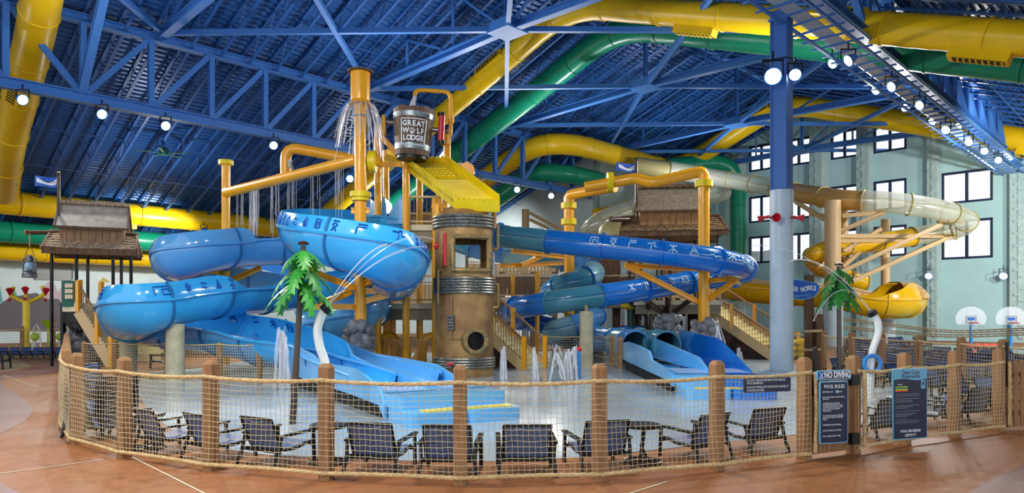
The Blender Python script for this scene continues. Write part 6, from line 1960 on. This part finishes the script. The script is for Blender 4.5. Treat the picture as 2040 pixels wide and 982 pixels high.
# ---- far left row of blue chairs
for k, lab in enumerate(('at the very left edge', 'second from the left edge', 'third from the left edge', 'fourth from the left edge', 'fifth from the left edge', 'right end')):
    px = -4 + k * 24
    place(chair1, (at(px, 690, 33.5).x, 33.5, 0), math.radians(175 + k * 3), 'blue chair %s of the row before the mural' % lab, 'row of blue chairs before the mural', .78)
place(chair0, gnd(-8, 735), math.radians(-70), 'dark chair cut by the left edge of the photo', 'dark chairs', 1.3)
place(chair0, (at(318, 735, 27.5).x, 27.5, 0), math.radians(120), 'dark chair between the concrete pillars behind the low fence', 'dark chairs', 1.2)
# ---- beige bleacher steps and patches behind the low fence
t = thing('bleacher_steps', 'cream stepped bench behind the short concrete pillar', 'steps', (at(278, 735, 31).x, 31, 0))
for k in range(5): MB().box((at(280, 735, 31).x, 31 + k * .35, .2 + k * .36), (1.6, .36, .37)).build('step', 'beige_step', t, smooth=False)
# saddle bracket under the left slide bend
t = thing('slide_saddle', 'white spotted blue saddle holding the left slide bend', 'bracket', at(257, 674, 24.5))
q = [at(246, 659, 24.3), at(270, 659, 24.3), at(263, 674, 24.3), at(251, 674, 24.3)]
MB().add(q + [p + V((0, .3, 0)) for p in q], [(0, 3, 2, 1), (4, 5, 6, 7), (0, 4, 7, 3), (1, 2, 6, 5), (2, 3, 7, 6), (0, 1, 5, 4)]).build('saddle_plate', 'pipe_white', t, smooth=False)
# ---- WATER WORKS sign
D = 27.0
t = thing('timber_sign_post', 'rough timber posts carrying the wavy blue WATER WORKS sign', 'sign', (at(1612, 735, D).x, D, 0))
MB().tube([V((at(1612, 700, D).x, D, 0)), at(1612, 548, D)], .18, 9).build('post', 'wood_dark', t)
MB().tube([V((at(1632, 700, D).x, D - .2, 0)), at(1632, 626, D - .2)], .15, 9).build('post', 'wood_dark', t)
MB().tube([V((at(1622, 700, D).x, D + .3, 0)), at(1622, 640, D + .3)], .22, 9).build('post', 'wood_dark', t)
for y in (660, 697): MB().tube([at(1603, y, D - .25), at(1638, y - 1, D - .35)], .05, 8).build('lashing', 'rope', t)
pts = []
for k in range(28):
    a = 2 * PI * k / 28
    pts.append((.74 * math.cos(a) * (1 + .05 * math.sin(5 * a)), .36 * math.sin(a) * (1 + .10 * math.sin(4 * a + 1)) + .04 * math.sin(3 * a)))
c = at(1590, 577, D - .3)
M3 = Matrix((V((1, 0, 0)), V((0, 0, 1)), V((0, -1, 0)))).transposed()
sg = MB().prism([(x * 1.06, y * 1.1) for x, y in pts], .06, M3, c).build('sign_rim', 'sign_cyan', t, smooth=False)
MB().prism(pts, .03, M3, c - V((0, .06, 0))).build('sign_face', 'flag_blue', t, smooth=False)
for k, ch in enumerate('WATER WORKS'):
    x = -.56 + k * .115
    text('lettering', ch, .25, 'sign_white', facing(c + V((x, -.1, .02 + .04 * math.sin(k * .9))), (1, .05 * math.cos(k), 0.06 * math.cos(k * .9))), t, ext=.008, offset=.008, xs=.75)
for k in range(3):
    MB().tube([c + V((-.5 + j * .1, -.1, -.2 - .03 * k + .03 * math.sin(j * .9 + k))) for j in range(11)], .012, 5).build('wave_line', 'sign_cyan', t)
# ---- rafts
t0 = None
for k, (px, y, D, m, lab) in enumerate(((1262, 664, 37, 'tube_raft', 'lowest blue raft of the left stack'), (1262, 655, 37, 'tube_raft', 'top blue raft of the left stack'), (1296, 664, 37, 'tube_raft', 'lowest blue raft of the right stack'), (1296, 655, 37, 'tube_raft', 'top blue raft of the right stack'))):
    c = at(px, y, D)
    t = thing('raft', lab + ' behind the low rope fence', 'raft', c, 'stacked rafts')
    MB().tube([c + V((.62 * math.cos(a * PI / 12), .5 * math.sin(a * PI / 12), 0)) for a in range(24)], .17, 10, closed=True).build('ring', m, t)
    MB().lathe([(0, -.05), (.5, -.05), (.5, .0), (0, 0)], 20, c).build('floor_disc', m, t)
    for s_ in (-1, 1): MB().tube([c + V((s_ * .5, -.42, .12)), c + V((s_ * .62, -.42, .2)), c + V((s_ * .7, -.3, .12))], .03, 6).build('handle', 'red_paint', t)
# raft stack support so nothing hangs
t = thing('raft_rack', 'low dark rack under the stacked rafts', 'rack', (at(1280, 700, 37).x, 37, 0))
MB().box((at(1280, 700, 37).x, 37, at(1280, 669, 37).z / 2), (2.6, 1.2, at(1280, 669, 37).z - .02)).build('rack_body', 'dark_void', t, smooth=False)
MB().box((at(1280, 700, 37).x, 36.36, .15), (2.7, .08, .3)).build('kick_board', 'wood_dark', t, smooth=False)
# green and yellow slide fixture
c = at(1258, 610, 36)
t = thing('lookout_float', 'yellow float hung on a green post beneath the royal tube', 'post', (c.x, c.y, 0))
MB().tube([V((c.x, c.y, 0)), c], .12, 10).build('post', 'teal_panel', t)
MB().blob(c + V((-.1, -.2, .0)), (.5, .25, .18), 3, 12, 8, .04).build('float', 'yellow_pipe', t)
# ---- pale columns and wall strips in the far middle
for k, (px, w_) in enumerate(((1205, 7), (1222, 6), (1243, 12), (1310, 8), (1372, 16))):
    p = at(px, 690, 47)
    t = thing('far_column', ('pale column %s of the far row under the slide deck' % ('first', 'second', 'third', 'fourth', 'last')[k]), 'column', (p.x, p.y, 0), 'pale far columns')
    MB().lathe([(w_ / 1400 * 47 / 2 + .05, 0), (w_ / 1400 * 47 / 2 + .05, .2), (w_ / 1400 * 47 / 2, .2), (w_ / 1400 * 47 / 2, 4.2), (0, 4.2)], 14, (p.x, p.y, 0)).build('shaft', 'column_grey', t)
# ---- yellow curved play pipes behind the low fence
for px, flip, lab in ((792, 1, 'yellow arching water pipe left of the bronze tower'), (842, -1, 'yellow arching water pipe touching the bronze tower')):
    D = 28.5 if flip > 0 else 27.6
    g = V((at(px, 740, D).x, D, 0))
    t = thing('arch_pipe', lab, 'spray feature', g, 'yellow arch pipes')
    MB().tube([V(c) for c in crom([tuple(g), tuple(g + V((0, 0, .7))), tuple(g + V((flip * -.15, 0, 1.15))), tuple(g + V((flip * -.5, 0, 1.2))), tuple(g + V((flip * -.75, 0, .85)))], 6)], .17, 12).build('pipe', SY, t)
    MB().lathe([(.28, 0), (.28, .06), (.17, .1)], 14, g).build('foot', SY, t)
    MB().tube([g + V((0, 0, .8)), g + V((flip * .35, 0, .25)), g + V((flip * .5, 0, 0))], .13, 10).build('side_pipe', SY, t)
# grey dome behind the right hut arm
c = at(1230, 472, 40)
t = thing('bell_dome', 'grey dome hanging under the log arm of the right hut', 'bell', c)
MB().lathe([(1.1, 0), (1.12, .15), (1.0, .55), (.7, .85), (.3, 1.0), (0, 1.02)], 24, c).build('dome', 'flange_tan', t)
MB().tube([c + V((0, 0, 1.0)), at(1232, 440, 38)], .04, 6).build('hanger', 'black_metal', t)
# ---- pool on the right
pool = inlay('floor_pool_water', [(1770, 690), (1850, 687), (1960, 690), (2080, 694), (2080, 706), (1960, 702), (1860, 700)], 'pool_water', .01)
for k, (y0, y1, ya, yb_, lab) in enumerate(((634, 658, 651, 654, 'upper netted rope line sagging over the pool'), (650, 666, 664, 663, 'lower netted rope line sagging over the pool'))):
    D0, D1 = 44, 36
    t = thing('pool_rope', lab, 'rope', at(1690, y0, D0), 'rope lines over the pool')
    for dy in (0, 4.5):
        P_ = [V(c) for c in crom([tuple(at(1680, y0 + dy, D0)), tuple(at(1790, ya - 4 + dy, 41)), tuple(at(1900, yb_ + 4 + dy, 39)), tuple(at(2060, yb_ - 1 + dy, 36))], 12)]
        MB().tube(P_, .03, 6).build('rope', 'rope', t)
        if dy == 0: A_ = P_
    lk = MB()
    for a, c in zip(A_[::1], P_[1::1]): lk.tube([a, c], .014, 4)
    lk.build('lacing', 'rope', t, kind='stuff')
for px, lab in ((1935, 'left basketball hoop with clear backboard by the pool'), (2015, 'basketball hoop with clear backboard nearest the right edge')):
    D = 43.0; c = at(px, 638, D)
    t = thing('pool_hoop', lab, 'basketball hoop', (c.x + .18, c.y + .3, 0), 'pool basketball hoops')
    MB().tube([V((c.x + .18, c.y + .3, 0)), V((c.x + .18, c.y + .3, c.z))], .09, 10).build('pole', 'hoop_blue', t)
    poly = [(.96 * math.cos(a * PI / 12), .74 * math.sin(a * PI / 12)) for a in range(24)]
    poly = [(x, max(-.36, y)) for x, y in poly]
    MB().prism(poly, .03, M3, c + V((0, .05, .1))).build('backboard', 'backboard', t, smooth=False)
    fr_ = MB()
    for a, b_ in (((-.3, -.12), (.3, -.12)), ((.3, -.12), (.3, .26)), ((.3, .26), (-.3, .26)), ((-.3, .26), (-.3, -.12))):
        fr_.beam(c + V((a[0], -.01, a[1])), c + V((b_[0], -.01, b_[1])), .03, .03)
    fr_.build('target_square', 'grey_panel', t, smooth=False)
    MB().box(c + V((0, -.01, .09)), (.4, .03, .17)).build('logo_plate', 'flag_blue', t, smooth=False)
    MB().tube([c + V((.25 * math.cos(a * PI / 8), -.25 + .25 * math.sin(a * PI / 8), -.16)) for a in range(16)], .03, 6, closed=True).build('rim', 'red_paint', t)
    nt_ = MB()
    for a in range(10): nt_.tube([c + V((.24 * math.cos(a * PI / 5), -.25 + .24 * math.sin(a * PI / 5), -.17)), c + V((.12 * math.cos(a * PI / 5 + .5), -.25 + .12 * math.sin(a * PI / 5 + .5), -.55))], .008, 4)
    nt_.build('hoop_net', 'sign_white', t, kind='stuff')
for px, y, D, w_, lab in ((1789, 689, 41, .9, 'red lane float lying by the pool'), (1955, 682, 43, 1.6, 'orange kickboard stack at the pool edge')):
    c = at(px, y, D)
    t = thing('lane_float', lab, 'float', V((c.x, c.y, 0)), 'pool floats')
    for k in range(4): MB().blob(V((c.x + (k - 1.5) * w_ * .3, c.y, .16)), (w_ * .2, .2, .16), k, 10, 7, .05).build('float_piece', 'orange_red', t)
# ---- seating area chairs on the right
ordn = ['first', 'second', 'third', 'fourth', 'fifth', 'sixth', 'seventh', 'eighth', 'ninth']
FD = [(1540, 31), (1641, 26.6), (1697, 24.4), (1757, 22.9), (1830, 21.3), (1915, 19.1), (1998, 17.6), (2090, 16)]
def fence_depth(px):
    for (x0, d0), (x1, d1) in zip(FD[:-1], FD[1:]):
        if x0 <= px <= x1: return d0 + (d1 - d0) * (px - x0) / (x1 - x0)
rows = [('front', -2.3, [1692, 1742, 1806, 1868, 1930, 2000], 200, 1.1), ('second', 1.6, [1716, 1768, 1828, 1885, 1945, 2008], 160, 1.1), ('third', 4.2, [1706, 1748, 1792, 1842, 1898, 1955, 2015], 20, 1.1), ('fourth', 6.8, [1712, 1758, 1800, 1845, 1890, 1940, 1990, 2034], -15, 1.1), ('back', 9.6, [1716, 1755, 1796, 1835, 1880, 1925, 1975, 2020], 170, 1.1)]
rnd = random.Random(8)
for nm, off, pxs, rz, s_ in rows:
    for k, px in enumerate(pxs):
        Dk = fence_depth(px) + off + rnd.uniform(-.2, .2)
        place(chair1 if (k + len(nm)) % 2 else chair0, (at(px, 700, Dk).x, Dk, 0), math.radians(rz + rnd.uniform(-25, 25)), 'pool chair, %s from the left in the %s row of the seating area' % (ordn[k], nm), 'chairs of the pool seating area', s_)
for k, (px, D) in enumerate(((1700, 36), (1722, 38), (1792, 40), (1808, 40.5), (1840, 41))):
    place(chair1, (at(px, 700, D).x, D, 0), math.radians(150 + 20 * k), 'far blue chair, %s from the left at the pool edge' % ordn[k], 'far blue chairs at the pool edge', 1.2)
# low blue glass pool wall behind the rocks
c = at(1445, 700, 36)
t = thing('pool_wall', 'low blue pool wall between the rocks and broad stairs', 'wall panel', (c.x, c.y, 0))
MB().box((c.x, c.y, .35), (1.9, .3, .7)).build('wall_panel', 'slide_royal', t, smooth=False)
MB().box((c.x, c.y, .73), (2.0, .4, .08)).build('coping', 'pipe_white', t, smooth=False)
for px, lab in ((1650, 'yellow raft heap right of the broad stairs, upper'), (1600, 'yellow raft heap behind the stair rail')):
    c = at(px - 40, 672, 33)
    t = thing('yellow_raft', lab, 'raft', V((c.x, c.y, 0)), 'yellow rafts')
    for k in range(3): MB().tube([V((c.x, c.y, .2 + k * .3)) + V((.45 * math.cos(a * PI / 10), .4 * math.sin(a * PI / 10), 0)) for a in range(20)], .15, 8, closed=True).build('ring', 'yellow_pipe', t)

# ---- lamps on the trusses
AIM = at(900, 640, 22)
for i, (px, lab) in enumerate(((45, 'flood light under the truss in front of the yellow duct at the left edge'), (203, 'flood light second from the left on the long truss'),
        (330, 'flood light third from the left on the long truss'), (545, 'flood light on the long truss left of the yellow pole with conical cap'),
        (952, 'starry flood light on the truss beside the tip of the yellow tray'), (1030, 'starry flood light on the truss under the big yellow duct bend'),
        (1098, 'flood light on the truss end in front of the white back wall'))):
    D = ray_v(px, -37.3)
    p = V(((px - CXP) / FOC * D, D, TZ - 1.25))
    flood(p, AIM if i < 4 else V((2, 12, 0)), lab, 'flood lights on the long truss', 2400 if i < 4 else 1300)
RP = [(1540, 152, 24.6), (1584, 149, 24.9), (1658, 127, 22.5), (1690, 121, 22.5), (1745, 180, 26.5), (1776, 173, 26.5), (1803, 215, 29.5), (1832, 210, 29.5), (1856, 244, 32.5), (1884, 259, 34), (1909, 252, 35), (1930, 283, 38), (1955, 278, 38.5), (1961, 301, 41), (1984, 297, 41.5), (1989, 319, 44), (2012, 316, 45)]
RL = ['big round flood light clamped on the left face of the blue column', 'oval flood light on the right face of the blue column', 'small flood light under the catwalk, first right of the column', 'bright flood light on the catwalk rail, first right of the column',
  'lower flood light of the second pair on the catwalk', 'upper flood light of the second pair on the catwalk', 'lower flood light of the third pair on the catwalk', 'upper flood light of the third pair on the catwalk',
  'flood light on the catwalk above the gap between the window columns', 'flood light on the catwalk below the far yellow duct', 'upper flood light on the catwalk below the far yellow duct',
  'lower flood light on the catwalk above the widest windows', 'upper flood light on the catwalk above the widest windows', 'lower flood light third from the right end of the catwalk', 'upper flood light third from the right end of the catwalk',
  'lower flood light at the right end of the catwalk', 'upper flood light at the right end of the catwalk']
for i, ((px, py, D), lab) in enumerate(zip(RP, RL)):
    aim = V((-6, 24, 0)) if i < 8 else V((2, 24, 0))
    if i in (0, 1): aim = V((4, 8, 0))
    if i > 1: D = min(50, ray_v(px, -8.9 if i % 2 else -11.1))
    flood(at(px, py, D), aim, lab, 'flood lights on the catwalk truss', (900 if i < 2 else 2400 if i < 8 else 2200) if i % 2 == 0 else 0, size=1.25 if i == 0 else 0.9)
for v, u, lb in ((-9.6, 3, 'second'), (-9.6, 10, 'first'), (-9.6, -4, 'third'), (-37.4, -4, 'last')):   # the trusses run on above the frame
    flood(UV(u, v, 11.6), V((-2, 16, 0)), lb + ' flood light on the truss high above the frame', 'flood lights above the frame', 2200)
flood(at(697, 356, 45), V((-2, 14, 0)), 'flood light glowing behind the yellow pole above the blue slide', 'flood lights on the long truss', 1000)
# added up-lights floating without fixtures, to brighten the roof
for u, v, e in ((8, -30, 1300), (22, -30, 1600), (36, -30, 1800), (50, -28, 1900), (0, -46, 1000), (16, -46, 1000), (32, -46, 1100), (30, -14, 900), (48, -12, 1100)):
    li = bpy.data.lights.new('added_roof_uplight', 'SPOT'); li.energy = e; li.spot_size = math.radians(165); li.spot_blend = 1.0
    li.shadow_soft_size = 0.4; li.color = (0.92, 0.96, 1.0)
    lo = bpy.data.objects.new('added_roof_uplight', li); sc.collection.objects.link(lo)
    lo.location = UV(u, v, 8.0 if v < -40 else 11.0); lo.rotation_euler = (PI, 0, 0)

# added fill lamps that brighten the end walls of the hall
for u, v, z, e, aim, lb in ((20, -50, 8.0, 3600, UV(14, -62, 3), 'added fill light before the mural wall'), (34, -50, 8.0, 2600, UV(34, -62, 3), 'added fill light behind the bronze tower'), (40, -46, 9.0, 3400, UV(48, -50, 5), 'added fill light aimed at the white back wall'), (45, -1, 8.5, 7000, UV(62, -22, 7), 'flood light beyond the right edge aimed at the window wall'), (53, -1, 8.5, 3500, UV(63, -10, 5), 'second added fill light beyond the right edge aimed at the window wall')):
    flood(UV(u, v, z), aim, lb, 'added fill lights at the back of the hall', e, size=.8)

# ---- lettering becomes plain mesh
for o in [o for o in bpy.data.objects if o.type == 'FONT']:
    me = bpy.data.meshes.new_from_object(o)
    n = bpy.data.objects.new('lettering', me)
    sc.collection.objects.link(n)
    n.parent = o.parent; n.matrix_basis = o.matrix_basis.copy()
    nm = o.name
    bpy.data.objects.remove(o)
